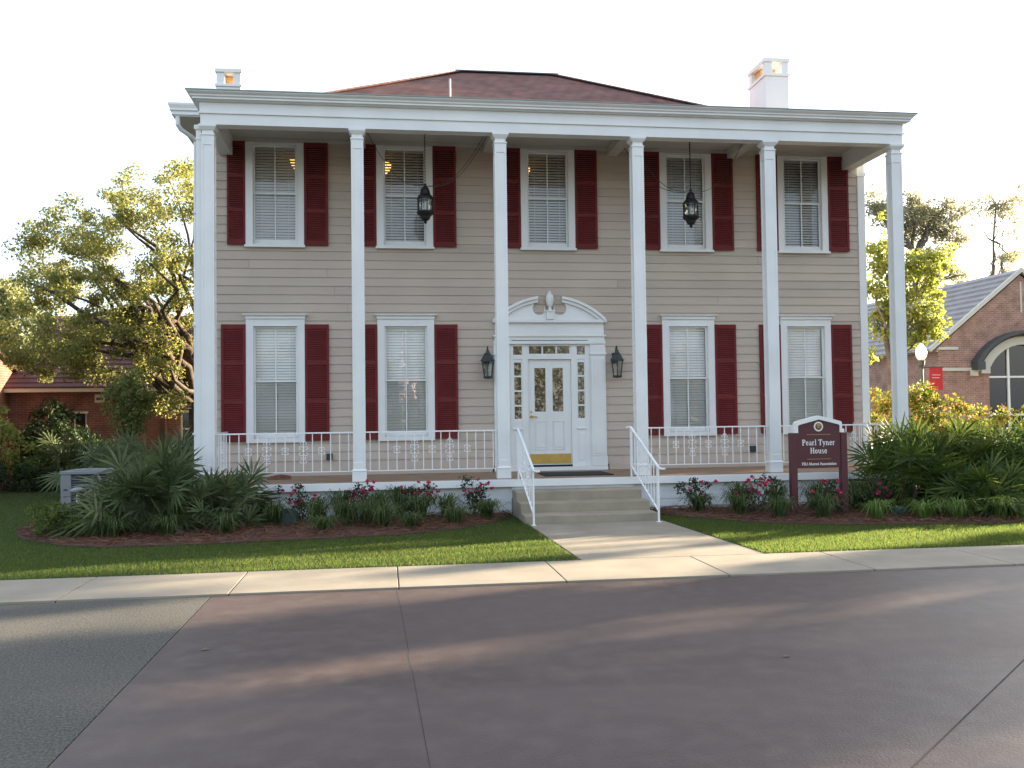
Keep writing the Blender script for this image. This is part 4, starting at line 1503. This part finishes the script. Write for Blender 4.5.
palmetto((-.72, -1.3, .03), 95, 1.75, 1.15, .58, M['palm'], 'large grey green saw palmetto in front of the left corner column')
palmetto((.42, -.95, .03), 56, 1.15, .92, .46, M['palm'], 'smaller saw palmetto leaning out beneath the left porch railing', dead=2)
palmetto((-1.0, .15, .03), 40, 1.25, .8, .42, M['palm'], 'saw palmetto just in front of the air conditioner cabinet', dead=2)
palmetto((-5.0, 9.2, .03), 50, 2.0, 1.4, .65, M['palm'], 'dark saw palmetto against the far brick wall, right of the dark evergreen')
palmetto((-3.3, 6.2, .03), 50, 1.9, 1.2, .62, M['palm'], 'saw palmetto below the round clipped tree at left')
palmetto((-1.75, 4.6, .03), 46, 2.2, 1.1, .58, M['palm'], 'saw palmetto close to the left side wall of the house')
palmetto((12.35, -1.4, .03), 105, 1.95, 1.2, .56, M['palmyel'], 'big saw palmetto just right of the sign, in front of the last column')
palmetto((13.75, -1.2, .03), 105, 2.05, 1.3, .58, M['palmyel'], 'big saw palmetto in the middle of the right hand clump')
palmetto((15.1, -1.3, .03), 90, 2.0, 1.3, .58, M['palmyel'], 'big saw palmetto cut by the right edge of the view')
palmetto((13.1, -2.3, .03), 60, 1.1, 1.05, .48, M['palmyel'], 'low spreading saw palmetto at the front foot of the right hand clump')


def blade_clump(x, y, h, n, mt, label, group, name='border_grass', spread=.36):
    t_v = []
    f = []
    for i in range(n):
        az = rng.uniform(0, 2 * np.pi)
        sp = rng.uniform(.1, 1.0) ** .8 * spread * 1.25
        hh = h * rng.uniform(.7, 1.15)
        w = .008
        px, py = x + rng.normal() * .04, y + rng.normal() * .04
        dx, dy = np.cos(az), np.sin(az)
        pts = [(0, 0), (sp * .35, hh * .7), (sp * .78, hh * .92), (sp * 1.2, hh * rng.uniform(.2, .8))]
        base = len(t_v)
        for j, (s, z) in enumerate(pts):
            ww = w * (1, .95, .7, .08)[j]
            t_v.append((px + dx * s - dy * ww, py + dy * s + dx * ww, .04 + z))
            t_v.append((px + dx * s + dy * ww, py + dy * s - dx * ww, .04 + z))
        for j in range(3):
            f.append((base + 2 * j, base + 2 * j + 1, base + 2 * j + 3, base + 2 * j + 2))
    o = arr_obj(name, np.array(t_v), np.array(f), mt)
    return props(o, label, 'border plant', group)


GL = 'grassy border plants in the straw beds'
lil = [(2.3, -.55, .5, 'lily', 'dark border plant against the skirt between the two roses nearest the utility box'),
       (3.3, -.45, .55, 'lily', 'upright border plant against the skirt just right of the second column base'),
       (2.1, -2.15, .26, 'lily', 'tiny border plant at the front edge of straw below the utility box'),
       (3.45, -2.05, .26, 'lily', 'tiny border plant alone in the straw at the front of the left bed, below the middle roses'),
       (2.75, -1.45, .44, 'lily', 'bushy border plant in front of the roses at the second column'),
       (9.0, -1.65, .40, 'lily', 'border plant at the bed edge left of the dense rose bush'),
       (9.85, -1.2, .52, 'lily', 'dark border plant directly behind the left sign post'),
       (11.0, -1.5, .48, 'lily', 'dark border plant directly behind the right sign post'),
       (-1.75, -1.75, .32, 'lily', 'short border plant at the far left tip of the left bed'),
       (-1.0, -2.2, .34, 'lily', 'short border plant at the front foot of the large left palmetto, left side'),
       (-.2, -2.25, .34, 'lily', 'short border plant below the middle of the large left palmetto'),
       (.62, -2.1, .34, 'lily', 'short border plant at the right front foot of the large left palmetto'),
       (1.2, -1.1, .42, 'lily', 'border plant immediately left of the green utility box'),
       (1.95, -1.35, .46, 'lily', 'border plant just right of the green utility box'),
       (2.45, -1.5, .40, 'lily', 'border plant in front of the first red roses from the left'),
       (2.95, -1.0, .52, 'lily', 'tall border plant between the two left rose bushes'),
       (3.0, -1.85, .40, 'lily', 'border plant at the front of the left bed below the second column'),
       (3.62, -1.15, .46, 'lily', 'border plant in front of the roses right of the second column'),
       (4.1, -.75, .42, 'lily', 'border plant between the roses nearest the third column'),
       (4.15, -1.7, .32, 'lily', 'small border plant near the right front edge of the left bed'),
       (4.75, -1.05, .34, 'lily', 'border plant close to the left side of the concrete steps'),
       (8.55, -.9, .34, 'lily', 'border plant beneath the rose bush nearest the steps at right'),
       (9.25, -1.0, .52, 'lily', 'tall dark border plant against the white skirt left of the sign'),
       (9.5, -2.1, .36, 'lily', 'border plant in front and left of the sign'),
       (10.15, -2.35, .42, 'lily', 'broad border plant right in front of the left sign post'),
       (10.6, -1.2, .5, 'lily', 'dark border plant behind the sign between its posts'),
       (10.95, -2.65, .32, 'lilysun', 'border plant coloured sunlit in front of the right sign post'),
       (11.35, -1.3, .5, 'lily', 'dark border plant between the sign and the right palmettos'),
       (11.65, -2.85, .32, 'lilysun', 'first clump in sunlit colour along the bed edge right of the sign'),
       (12.15, -2.95, .34, 'lilysun', 'brightest clump in sunlit colour along the bed edge right of the sign'),
       (12.85, -3.0, .36, 'lilysun', 'clump in sunlit colour with upright blades below the right palmettos'),
       (13.55, -2.9, .36, 'lily', 'darker clump below the middle of the right palmettos'),
       (14.3, -3.1, .32, 'lily', 'dark clump at the bed edge near the right side of the view')]
for x, y, h, mm, lb in lil:
    blade_clump(x, y, h, 130 if mm == 'lily' else 110, M[mm], lb, GL)


def rose(x, y, h, w, blooms, label):
    t = empty('rose_bush', (x, y, .04), label, 'rose bush', 'red flowering rose bushes in the beds')
    mb = MB()
    tips = []
    for i in range(9):
        e = (x + rng.normal() * w * .5, y + rng.normal() * w * .35, .05 + h * rng.uniform(.55, 1.0))
        mb.tube(crooked((x + rng.normal() * .03, y, .02), e, 4, .12), [.009, .008, .006, .005, .003], 4)
        tips.append(e)
    mb.build('stem', M['bark'], t)
    cl = [(np.array(e) - np.array([0, 0, .06]), .11) for e in tips] + [((x + rng.normal() * w * .35, y + rng.normal() * w * .3, h * rng.uniform(.25, .6)), .15) for _ in range(9)]
    V, F = leaf_arrays(clump_points(cl, 26), .055, .6)
    arr_obj('foliage', V, F, M['roseleaf'], t)
    for i in range(blooms):
        c = np.array((x + rng.normal() * w * .55, y - .08 + rng.normal() * w * .25, .05 + h * rng.uniform(.45, 1.02)))
        P = c + unit(16) * np.array([.036, .036, .026]) * rng.uniform(.3, 1, (16, 1))
        V, F = leaf_arrays(P, .045, .8)
        arr_obj('bloom', V, F, M['rosered'], t)


rose(1.62, -.55, .62, .32, 12, 'rose bush with pinkish red blooms behind the green utility box')
rose(2.62, -.75, .66, .34, 16, 'rose bush with red blooms below the second column')
rose(3.55, -.6, .62, .36, 17, 'rose bush with red blooms under the railing right of the second column')
rose(4.62, -.5, .72, .24, 8, 'leggy rose bush with red blooms nearest the steps at left')
rose(8.62, -.62, .60, .30, 6, 'leggy rose bush with few blooms nearest the steps at right')
rose(9.45, -1.35, .66, .38, 18, 'dense rose bush with red blooms left of the sign')
rose(10.45, -1.95, .58, .34, 14, 'rose bush with red blooms between the sign posts')
rose(11.45, -1.9, .60, .30, 8, 'rose bush with red blooms between the sign and the right palmettos')

# low shrubs left foreground
shrub('low_shrub', (-1.75, -2.0, .03), [((-1.75, -1.8, .28), (.6, .4, .24)), ((-2.1, -1.2, .32), (.4, .4, .26))], 44, .15, 70, .07, M['hedgeleaf'], 'low mixed green shrub at the left tip of the bed by the path light', aspect=.4)

# ================================================================== BUILDINGS BEHIND
LB = empty('brick_building', (-5, 14, 0), 'low red brick building with a maroon tiled roof behind the oak at left', 'building')
mb = MB()
wins = [(-7.05, -6.3), (-3.45, -2.7)]
xs_ = [-8.6] + [x for w_ in wins for x in w_] + [3.5]
for a, b in ((-8.6, -7.05), (-6.3, -3.45), (-2.7, 6.0)):
    mb.box(a, b, 14, 14.3, -.05, 2.72)
for a, b in wins:
    mb.box(a, b, 14, 14.3, -.05, .9); mb.box(a, b, 14, 14.3, 2.0, 2.72)
mb.box(-8.6, 6, 20.5, 20.8, -.05, 2.72); mb.box(5.7, 6, 14.3, 20.5, -.05, 2.72)
mb.build('wall', M['brick'], LB)
mb = MB(); mb.box(-8.62, 6.1, 13.62, 13.99, 2.68, 2.80)
mb.build('eave_trim', M['cream'], LB)
for a, b in wins:
    mb = MB(); mb.box(a - .25, b + .05, 13.95, 13.998, 2.0, 2.07).box(a, a + .05, 14.05, 14.1, .9, 2.0).box(b - .05, b, 14.05, 14.1, .9, 2.0).box((a + b) / 2 - .02, (a + b) / 2 + .02, 14.05, 14.1, .9, 2.0).box(a + .05, b - .05, 14.05, 14.1, 1.45, 1.5).box(a - .04, b + .04, 13.96, 14.1, .84, .9)
    wn = mb.build('window', M['cream'], LB)
    mb = MB(); mb.box(a, b, 14.11, 14.13, .9, 2.0)
    mb.build('pane', M['darkglass'], wn)
mb = MB(); mb.box(-6.05, -5.75, 13.97, 13.998, 2.34, 2.6); vt = mb.build('vent', M['cream'], LB)
mb = MB(); mb.box(-6.0, -5.8, 13.955, 13.968, 2.42, 2.5); mb.build('vent_slot', M['darktrim'], vt)
for x in (-5.1, -3.9):
    mb = MB(); mb.tube([(x, 13.93, 2.66), (x, 13.93, 0.05)], .05, 8); mb.build('downspout', M['brick'], LB)
# tiled roof: real stepped courses
mb = MB()
nrow = 17
for i in range(nrow):
    y0, y1 = 13.6 + i * .22, 13.6 + (i + 1) * .22
    z0, z1 = 2.80 + i * .155, 2.80 + (i + 1) * .155
    mb.add([(-8.62, y0, z0), (6.1, y0, z0), (6.1, y0, z0 + .05), (-8.62, y0, z0 + .05), (-8.62, y1, z1), (6.1, y1, z1), (6.1, y1, z1 + .012), (-8.62, y1, z1 + .012)], [(0, 1, 2, 3), (3, 2, 6, 7), (0, 4, 5, 1), (0, 3, 7, 4), (1, 5, 6, 2)])
mb.add([(-8.62, 17.34, 5.45), (6.1, 17.34, 5.45), (6.1, 21.1, 2.8), (-8.62, 21.1, 2.8)], [(0, 1, 2, 3)])
mb.prism([(14.1, 2.72), (20.8, 2.72), (17.34, 5.40)], -8.6, -8.45, 'x')
M['tile'] = mat('maroon_clay_tile', (0.085, 0.035, 0.035), 0.8, var=.25, vscale=3)
mb.build('roof', M['tile'], LB)
# wing with its gable towards the house
mb = MB()
mb.prism([(4, -.05), (15.9, -.05), (15.9, 2.72), (9.9, 5.0), (4, 2.72)], -8.9, -8.62, 'x')
mb.box(-16, -8.9, 4, 4.3, -.05, 2.72).box(-16, -8.9, 15.6, 15.9, -.05, 2.72)
mb.build('wing_wall', M['brick'], LB)
mb = MB()
for ya, yb in ((3.7, 9.9), (16.2, 9.9)):
    za, zb = 2.66, 5.07
    mb.add([(-16, ya, za), (-8.5, ya, za), (-8.5, yb, zb), (-16, yb, zb), (-16, ya, za + .12), (-8.5, ya, za + .12), (-8.5, yb, zb + .12), (-16, yb, zb + .12)],
           [(0, 3, 2, 1), (4, 5, 6, 7), (0, 1, 5, 4), (1, 2, 6, 5), (2, 3, 7, 6), (3, 0, 4, 7)])
mb.build('wing_roof', M['tile'], LB)

RB = empty('brick_building', (30.5, 20, 0), 'brown brick building with a gable and big arched window at right', 'building')
GXL, GXR, GA, GZ, GE = 26.6, 34.5, 30.55, 7.59, 4.45
AXc, AW, AS, AT = 30.55, 1.6, 3.55, 4.55


def arch_pts(hw, zs, zt, n=14):
    """segmental arch from left to right"""
    s = zt - zs
    r = (hw * hw + s * s) / (2 * s)
    a = math.asin(min(1, hw / r))
    return [(AXc + r * math.sin(-a + 2 * a * i / n), zt - r + r * math.cos(-a + 2 * a * i / n)) for i in range(n + 1)]


ar = arch_pts(AW, AS, AT)
mb = MB()
mb.prism([(GXL, -.05), (AXc - AW, -.05)] + ar[:8] + [(GA, GZ), (GXL, GE)], 20, 20.35)
mb.prism([(AXc + AW, -.05), (GXR, -.05), (GXR, GE), (GA, GZ)] + ar[7:], 20, 20.35)
mb.box(GXL, GXL + .3, 20.352, 36, -.05, GE).box(GXR - .3, GXR, 20.352, 36, -.05, GE).box(GXL + .3, GXR - .3, 35.7, 36, -.05, GE)
mb.build('wall', M['brick2'], RB)
mb = MB(); mb.box(AXc - AW, AXc + AW, 20.15, 20.17, .5, AT)
wn = mb.build('arched_window', M['darkglass'], RB)
mb = MB()
for x in (-.62, .62):
    mb.box(AXc + x - .05, AXc + x + .05, 20.08, 20.148, .5, 4.5)
for z in (1.5, 3.15):
    mb.box(AXc - AW + .01, AXc + AW - .01, 20.09, 20.147, z - .04, z + .04)
mb.build('mullion', M['signwhite'], wn)
mb = MB(); o1 = arch_pts(AW + .42, AS, AT + .35); i1 = arch_pts(AW, AS, AT)
mb.prism(o1 + list(reversed(i1)), 19.9, 19.998)
mb.box(AXc - AW - .42, AXc - AW, 19.9, 19.998, 3.3, AS).box(AXc + AW, AXc + AW + .42, 19.9, 19.998, 3.3, AS)
mb.build('arch_surround', M['cream'], wn)
mb = MB(); o1 = arch_pts(AW + .85, AS + .25, AT + .60); i1 = arch_pts(AW + .60, AS + .25, AT + .46)
mb.prism(o1 + list(reversed(i1)), 19.55, 19.998)
mb.box(AXc - AW - .86, AXc - AW - .52, 19.46, 19.9, AS - .1, AS + .25).box(AXc + AW + .52, AXc + AW + .86, 19.46, 19.9, AS - .1, AS + .25)
mb.build('hood', M['darktrim'], RB)
mb = MB(); mb.box(GXL - .05, AXc - AW - .45, 19.93, 19.999, 3.42, 3.55).box(AXc - AW - .95, AXc - AW - .6, 19.85, 19.93, 3.2, 3.44)
mb.box(GXL - .02, GXL + .9, 19.93, 19.999, GE - .12, GE).box(GXL - .06, GXL - .001, 20, 36, GE - .2, GE - .04)
mb.box(GA - .03, GA + .03, 19.97, 19.999, AT + 1.4, GZ - .3)
mb.build('stone_band', M['cream'], RB)
mb = MB()
for sx, xe in ((-1, GXL), (1, GXR)):
    a = Vector((xe + sx * .35, 0, GE - .28)); b = Vector((GA, 0, GZ + .02))
    n_ = Vector((-(b - a).z, 0, (b - a).x)).normalized() * (.26 if sx < 0 else -.26)
    mb.prism([(a.x + n_.x * .35, a.z + n_.z * .35), (b.x, b.z + .1), (b.x, b.z + .30), (a.x + n_.x, a.z + n_.z)], 19.86, 19.995)
mb.build('rake_board', M['cream'], RB)
mb = MB()
nrow = 13
for sx, xe in ((-1, GXL - .4), (1, GXR + .4)):
    for i in range(nrow):
        t0, t1 = i / nrow, (i + 1) / nrow
        x0, x1 = xe + (GA - xe) * t0, xe + (GA - xe) * t1
        z0, z1 = GE - .16 + (GZ + .25 - GE + .16) * t0, GE - .16 + (GZ + .25 - GE + .16) * t1
        mb.add([(x0, 20.0, z0), (x0, 36.2, z0), (x0, 36.2, z0 + .11), (x0, 20.0, z0 + .11), (x1, 20.0, z1), (x1, 36.2, z1), (x1, 36.2, z1 + .015), (x1, 20.0, z1 + .015)], [(0, 1, 2, 3), (3, 2, 6, 7), (0, 4, 5, 1), (0, 3, 7, 4), (1, 5, 6, 2)])
M['tile2'] = mat('grey_purple_roof_tile', (0.27, 0.24, 0.232), 0.5, var=.15, vscale=2)
mb.build('roof', M['tile2'], RB)
mb = MB(); p0 = at(978, 440, 14); p1 = at(1040, 440, 14)
mb.box(p0.x, p1.x + 4, 14, 14.3, -.05, 1.0).box(p0.x - .03, p1.x + 4.03, 13.96, 14.34, 1.0, 1.08)
props(mb.build('low_wall', M['cream'], None), 'low pale concrete wall behind the right palmettos', 'wall')

LP = empty('street_lamp', (18.38, 8, 0), 'dark street lamp with a white acorn globe behind the right corner of the porch', 'street lamp')
mb = MB(); mb.lathe([(.16, 0), (.16, .25), (.09, .35), (.06, .6), (.05, 3.0), (.09, 3.08), (.11, 3.2), (.05, 3.22)], (18.38, 8, 0), 10); mb.build('pole', M['darktrim'], LP)
mb = MB(); mb.lathe([(.08, 3.22), (.14, 3.32), (.16, 3.44), (.13, 3.56), (.05, 3.68), (.02, 3.71)], (18.38, 8, 0), 14); mb.build('globe', M['globe'], LP, smooth=True)
BN = empty('banner', (18.44, 8, 2.4), 'small red cloth banner hung from the street lamp', 'banner')
mb = MB(); mb.box(18.45, 19.05, 7.985, 8.015, 3.0, 3.03); mb.build('arm', M['darktrim'], BN)
mb = MB(); mb.box(18.62, 19.03, 7.995, 8.005, 2.36, 2.998); bc = mb.build('cloth', M['banner'], BN)
mb = MB(); mb.box(18.70, 18.95, 7.988, 7.994, 2.78, 2.80).box(18.70, 18.92, 7.988, 7.994, 2.70, 2.72); mb.build('print', M['cream'], bc)

# ================================================================== TREES AND SHRUBS BEHIND
# the oak: clumps laid through a wide, ragged crown
oc = []
for u, v, ru, rv, n in ((150, 205, 52, 34, 22), (100, 225, 55, 32, 24), (55, 245, 42, 26, 18), (178, 250, 30, 60, 22), (120, 275, 75, 35, 34), (60, 300, 55, 30, 22), (150, 325, 50, 40, 26), (80, 340, 70, 26, 26), (180, 180, 22, 16, 7), (30, 360, 35, 18, 10), (165, 385, 34, 24, 9), (110, 372, 40, 14, 8), (230, 260, 50, 70, 26), (20, 330, 30, 30, 12), (60, 355, 50, 20, 10), (120, 345, 55, 24, 12), (172, 350, 26, 36, 10), (150, 290, 45, 30, 6), (40, 285, 22, 14, 5)):
    for _ in range(n):
        a, q = rng.uniform(0, 2 * np.pi), rng.uniform(0, 1) ** .5
        y = rng.uniform(9.3, 13.0)
        oc.append((np.array(at(u + ru * q * math.cos(a), v + rv * q * math.sin(a), y)), rng.uniform(.26, .5)))
tb = (-2.35, 12.0, 0)
lim = []
for chain, r0 in (([(203, 330, 12), (180, 275, 11.8), (160, 255, 11.5), (138, 238, 11.2), (112, 214, 11)], .17), ([(203, 345, 12), (175, 322, 11.6), (150, 315, 11.2), (118, 316, 10.8), (85, 300, 10.5), (50, 290, 10.2)], .17),
                  ([(203, 350, 12), (180, 352, 11.5), (150, 362, 11), (110, 350, 10.5)], .12), ([(195, 280, 12), (188, 235, 12), (178, 200, 12), (165, 172, 12)], .10), ([(150, 315, 11.2), (110, 270, 11), (70, 245, 11)], .09), ([(205, 300, 12), (230, 250, 12.3), (240, 200, 12.5)], .14)):
    r0 *= .5
    lim.append(([Vector(tb) + Vector((0, 0, 2.0))] * (1 if chain[0][0] > 200 else 0) + [at(*c) for c in chain], r0))
tree('oak_tree', tb, (-2.5, 12.0, 3.4), .34, oc, 190, .095, M['oakleaf'], M['bark'], 'spreading oak with dark limbs and yellowish leaves left of the house', limbs=26, extra_limbs=lim)


def simple_tree(name, u, vb, y, ells_px, n, r, per, leaf, lm, bm, tr, label, group=None, aspect=.55, limbs=14, top_v=None, shell=.3, x=None):
    base = at(u, vb, y); base.z = 0
    ells = []
    for (eu, ev, eru, erv, dy) in ells_px:
        c = at(eu, ev, y)
        k = (at(eu + 1, ev, y) - at(eu, ev, y)).x
        ells.append(((c.x, y + dy, c.z), (eru * k, eru * k * .8, erv * k)))
    cl = ell_clumps(ells, n, r, shell)
    tv = at(u, top_v if top_v else ells_px[0][1] + ells_px[0][3] * .5, y)
    return tree(name, tuple(base), (tv.x, y, tv.z), tr, cl, per, leaf, lm, bm, label, group=group, aspect=aspect, limbs=limbs)


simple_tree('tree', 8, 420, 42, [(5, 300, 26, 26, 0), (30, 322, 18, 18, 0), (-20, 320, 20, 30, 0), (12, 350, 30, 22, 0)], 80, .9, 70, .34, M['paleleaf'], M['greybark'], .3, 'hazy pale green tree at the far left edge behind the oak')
simple_tree('tree', 890, 430, 10, [(886, 285, 26, 72, 0), (915, 300, 30, 55, 0), (935, 258, 26, 14, 0), (925, 330, 26, 22, 0), (872, 340, 14, 26, 0)], 125, .32, 62, .13, M['brightleaf'], M['greybark'], .14, 'sunlit yellow green tree behind the last porch column', aspect=.7)
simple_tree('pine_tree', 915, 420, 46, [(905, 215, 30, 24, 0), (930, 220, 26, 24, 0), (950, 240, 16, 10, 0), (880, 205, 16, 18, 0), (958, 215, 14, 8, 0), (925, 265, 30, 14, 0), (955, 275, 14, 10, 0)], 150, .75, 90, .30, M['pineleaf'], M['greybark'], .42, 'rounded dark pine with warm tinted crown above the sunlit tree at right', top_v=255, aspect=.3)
simple_tree('pine_tree', 996, 420, 52, [(1002, 203, 26, 14, 0), (972, 205, 16, 6, 0), (985, 225, 14, 5, 0), (1015, 225, 14, 14, 0), (1012, 262, 14, 6, 0), (1020, 195, 10, 8, 0)], 44, .7, 60, .28, M['pineleaf'], M['greybark'], .15, 'tall thin pine with a sparse crown above the right brick gable', top_v=205, aspect=.3, limbs=18)
simple_tree('pine_tree', 1001, 420, 56, [(1012, 258, 12, 6, 0), (1006, 275, 8, 6, 0)], 14, .7, 60, .34, M['pineleaf'], M['greybark'], .16, 'short slim pine leaning right beside the tall thin pine', top_v=262, aspect=.3, limbs=6)
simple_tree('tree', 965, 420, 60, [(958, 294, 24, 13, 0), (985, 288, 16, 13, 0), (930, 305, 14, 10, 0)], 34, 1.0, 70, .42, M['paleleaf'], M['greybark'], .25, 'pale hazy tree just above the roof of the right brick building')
# round clipped tree, dark evergreen and left shrubs
simple_tree('topiary_tree', 130, 460, 8.2, [(131, 404, 25, 34, 0)], 95, .24, 80, .075, M['topleaf'], M['bark'], .06, 'small rounded clipped tree before the brick wall at left', shell=.35, limbs=10)
p = at(52, 430, 10.5)
shrub('evergreen_shrub', (p.x, 10.5, 0), [((p.x, 10.5, 1.25), (.85, .8, 1.15)), ((p.x + .5, 10.4, 1.0), (.65, .6, .9)), ((p.x - .4, 10.4, .8), (.6, .6, .75))], 70, .32, 90, .13, M['darkleaf'], 'dense dark evergreen shrub in front of the left brick window', aspect=.4)
p = at(5, 430, 8.4)
shrub('shrub', (p.x, 8.4, 0), [((p.x, 8.4, 1.1), (.55, .6, 1.0)), ((p.x - .6, 8.4, 1.3), (.6, .6, 1.2))], 44, .26, 80, .10, M['brightleaf'], 'tall loose yellow green shrub at the far left edge of the view')
p = at(35, 450, 8.6)
shrub('shrub', (p.x, 8.6, 0), [((p.x, 8.6, .55), (.5, .5, .5))], 22, .22, 80, .09, M['hedgeleaf'], 'small lit green shrub between the left edge shrub and the dark evergreen')
p = at(18, 470, 7.8)
shrub('shrub', (p.x, 7.9, 0), [((p.x, 7.9, .35), (1.0, .5, .32)), ((p.x + .9, 8.0, .3), (.5, .4, .28))], 30, .2, 90, .08, M['darkleaf'], 'low dark hedge along the edge of the far left lawn')
p = at(84, 442, 9.4)
shrub('shrub', (p.x, 9.6, 0), [((p.x, 9.6, .75), (.8, .5, .6))], 34, .22, 85, .085, M['hedgeleaf'], 'clipped yellow green hedge before the left brick building')
p = at(115, 455, 7.0)
shrub('shrub', (p.x, 7.4, 0), [((p.x, 7.4, .5), (.9, .5, .45)), ((p.x + 1.3, 7.2, .5), (.6, .5, .45))], 36, .2, 85, .08, M['hedgeleaf'], 'dark leafy shrub under the round clipped tree')
# right hand flowering shrubs
p = at(918, 400, 3.6)
shrub('photinia_shrub', (p.x, 3.6, 0), [((p.x, 3.6, 1.5), (.95, .8, .85)), ((p.x + .75, 3.6, 1.2), (.7, .7, .75)), ((p.x - .35, 3.6, 2.0), (.45, .45, .5)), ((p.x + .3, 3.7, 2.35), (.2, .2, .45)), ((p.x + 1.3, 3.6, 1.35), (.5, .5, .3))], 90, .24, 80, .10, M['photinia'], 'large green shrub with orange red young leaves right of the last column', stems=12)
p = at(882, 410, 5.0)
shrub('photinia_shrub', (p.x, 5.0, 0), [((p.x, 5.0, 1.4), (.5, .6, 1.0))], 34, .22, 70, .10, M['photinia'], 'shrub with reddish leaves between the house corner and the last column')
p = at(1008, 420, 5.5)
shrub('photinia_shrub', (p.x, 5.5, 0), [((p.x, 5.5, 1.2), (.8, .6, .6)), ((p.x - .9, 5.5, 1.6), (.6, .5, .25)), ((p.x + .9, 5.5, 1.5), (.7, .6, .5))], 44, .2, 45, .10, M['photinia'], 'sparse orange tinted shrub in front of the arched window', stems=14)

# shade trees to the right of the view: they throw the long shadows over lawn and driveway
GS = 'shade trees beside the driveway, right of the view'
yy = [(-21.6, 1.3), (-18.7, 1.35), (-15.8, 1.3), (-12.9, 1.35), (-10.0, 1.3), (-7.1, 1.35), (-4.2, 1.3), (-1.25, 1.35), (.2, .52), (1.75, 1.25), (4.6, .10), (8.1, 1.2)]
for i, (y, r) in enumerate(yy):
    x = 34 + .2 * (i % 3)
    cl = ell_clumps([((x + rng.normal() * .3, y + rng.normal() * .12, z), (r, r, 1.9)) for z in (1.9, 4.2, 6.4, 8.6, 10.8)], (24 if r < .6 else random.randint(135, 175)) if r > .5 else 34, .70 if r > .5 else .22, .2)
    if r < .5:                               # the slender one carries a wide high crown
        cl += ell_clumps([((x, y + 1.1, 10.2), (1.2, 2.3, 2.0))], 170, .6, .2)
    tree('shade_tree', (x, y, 0), (x, y, 6), .2, cl, 34, .40 if r > .5 else .32, M['hedgeleaf'], M['bark'], 'dense tree of the row beyond the right edge of the view', group=GS, limbs=6, aspect=.7)
FP = empty('flagpole', (4.1, -40, 0), 'white flagpole across the driveway, mirrored in the second lower window from the left', 'flagpole')
mb = MB(); mb.lathe([(.09, 0), (.05, 9.0), (.08, 9.03), (.08, 9.12), (.01, 9.2)], (4.1, -40, 0), 10); mb.build('pole', M['signwhite'], FP, smooth=True)
FL = empty('flag', (4.15, -40, 3), 'red and white striped flag hanging from the flagpole across the driveway', 'flag')
for k in range(7):
    mb = MB(); z = 3.0 + k * .19
    mb.add([(4.18 + .9 * i / 8, -40 + .08 * math.sin(i * 1.3) + d, z - .03 * i + h) for h in (0, .184) for d in (-.004, .004) for i in range(9)],
           [f for i in range(8) for f in ((i, i + 1, i + 19, i + 18), (i + 9, i + 27, i + 28, i + 10), (i + 18, i + 19, i + 28, i + 27), (i, i + 9, i + 10, i + 1))])
    mb.build('stripe', M['banner'] if k % 2 == 0 else M['signwhite'], FL)
# woodland across the drive, seen mirrored in the panes
GW = 'trees across the driveway mirrored in the panes'
for i, (x, y, h) in enumerate((x_, y_, h_ * .72) for x_, y_, h_ in ((-24, -52, 11), (-13, -46, 9), (-4, -56, 13), (5, -50, 10), (15, -57, 14), (26, -48, 10), (38, -54, 12), (-38, -50, 12), (52, -50, 12))):
    cl = ell_clumps([((x, y, h * .55), (3.6, 3, h * .36)), ((x + 1.5, y, h * .8), (2.2, 2, h * .2))], 60, 1.2, .2)
    tree('woodland_tree', (x, y, 0), (x, y, h * .6), .35, cl, 50, .5, M['oakleaf'], M['bark'], 'tree of the woodland across the driveway, seen only as a reflection', group=GW, limbs=10, aspect=.6)
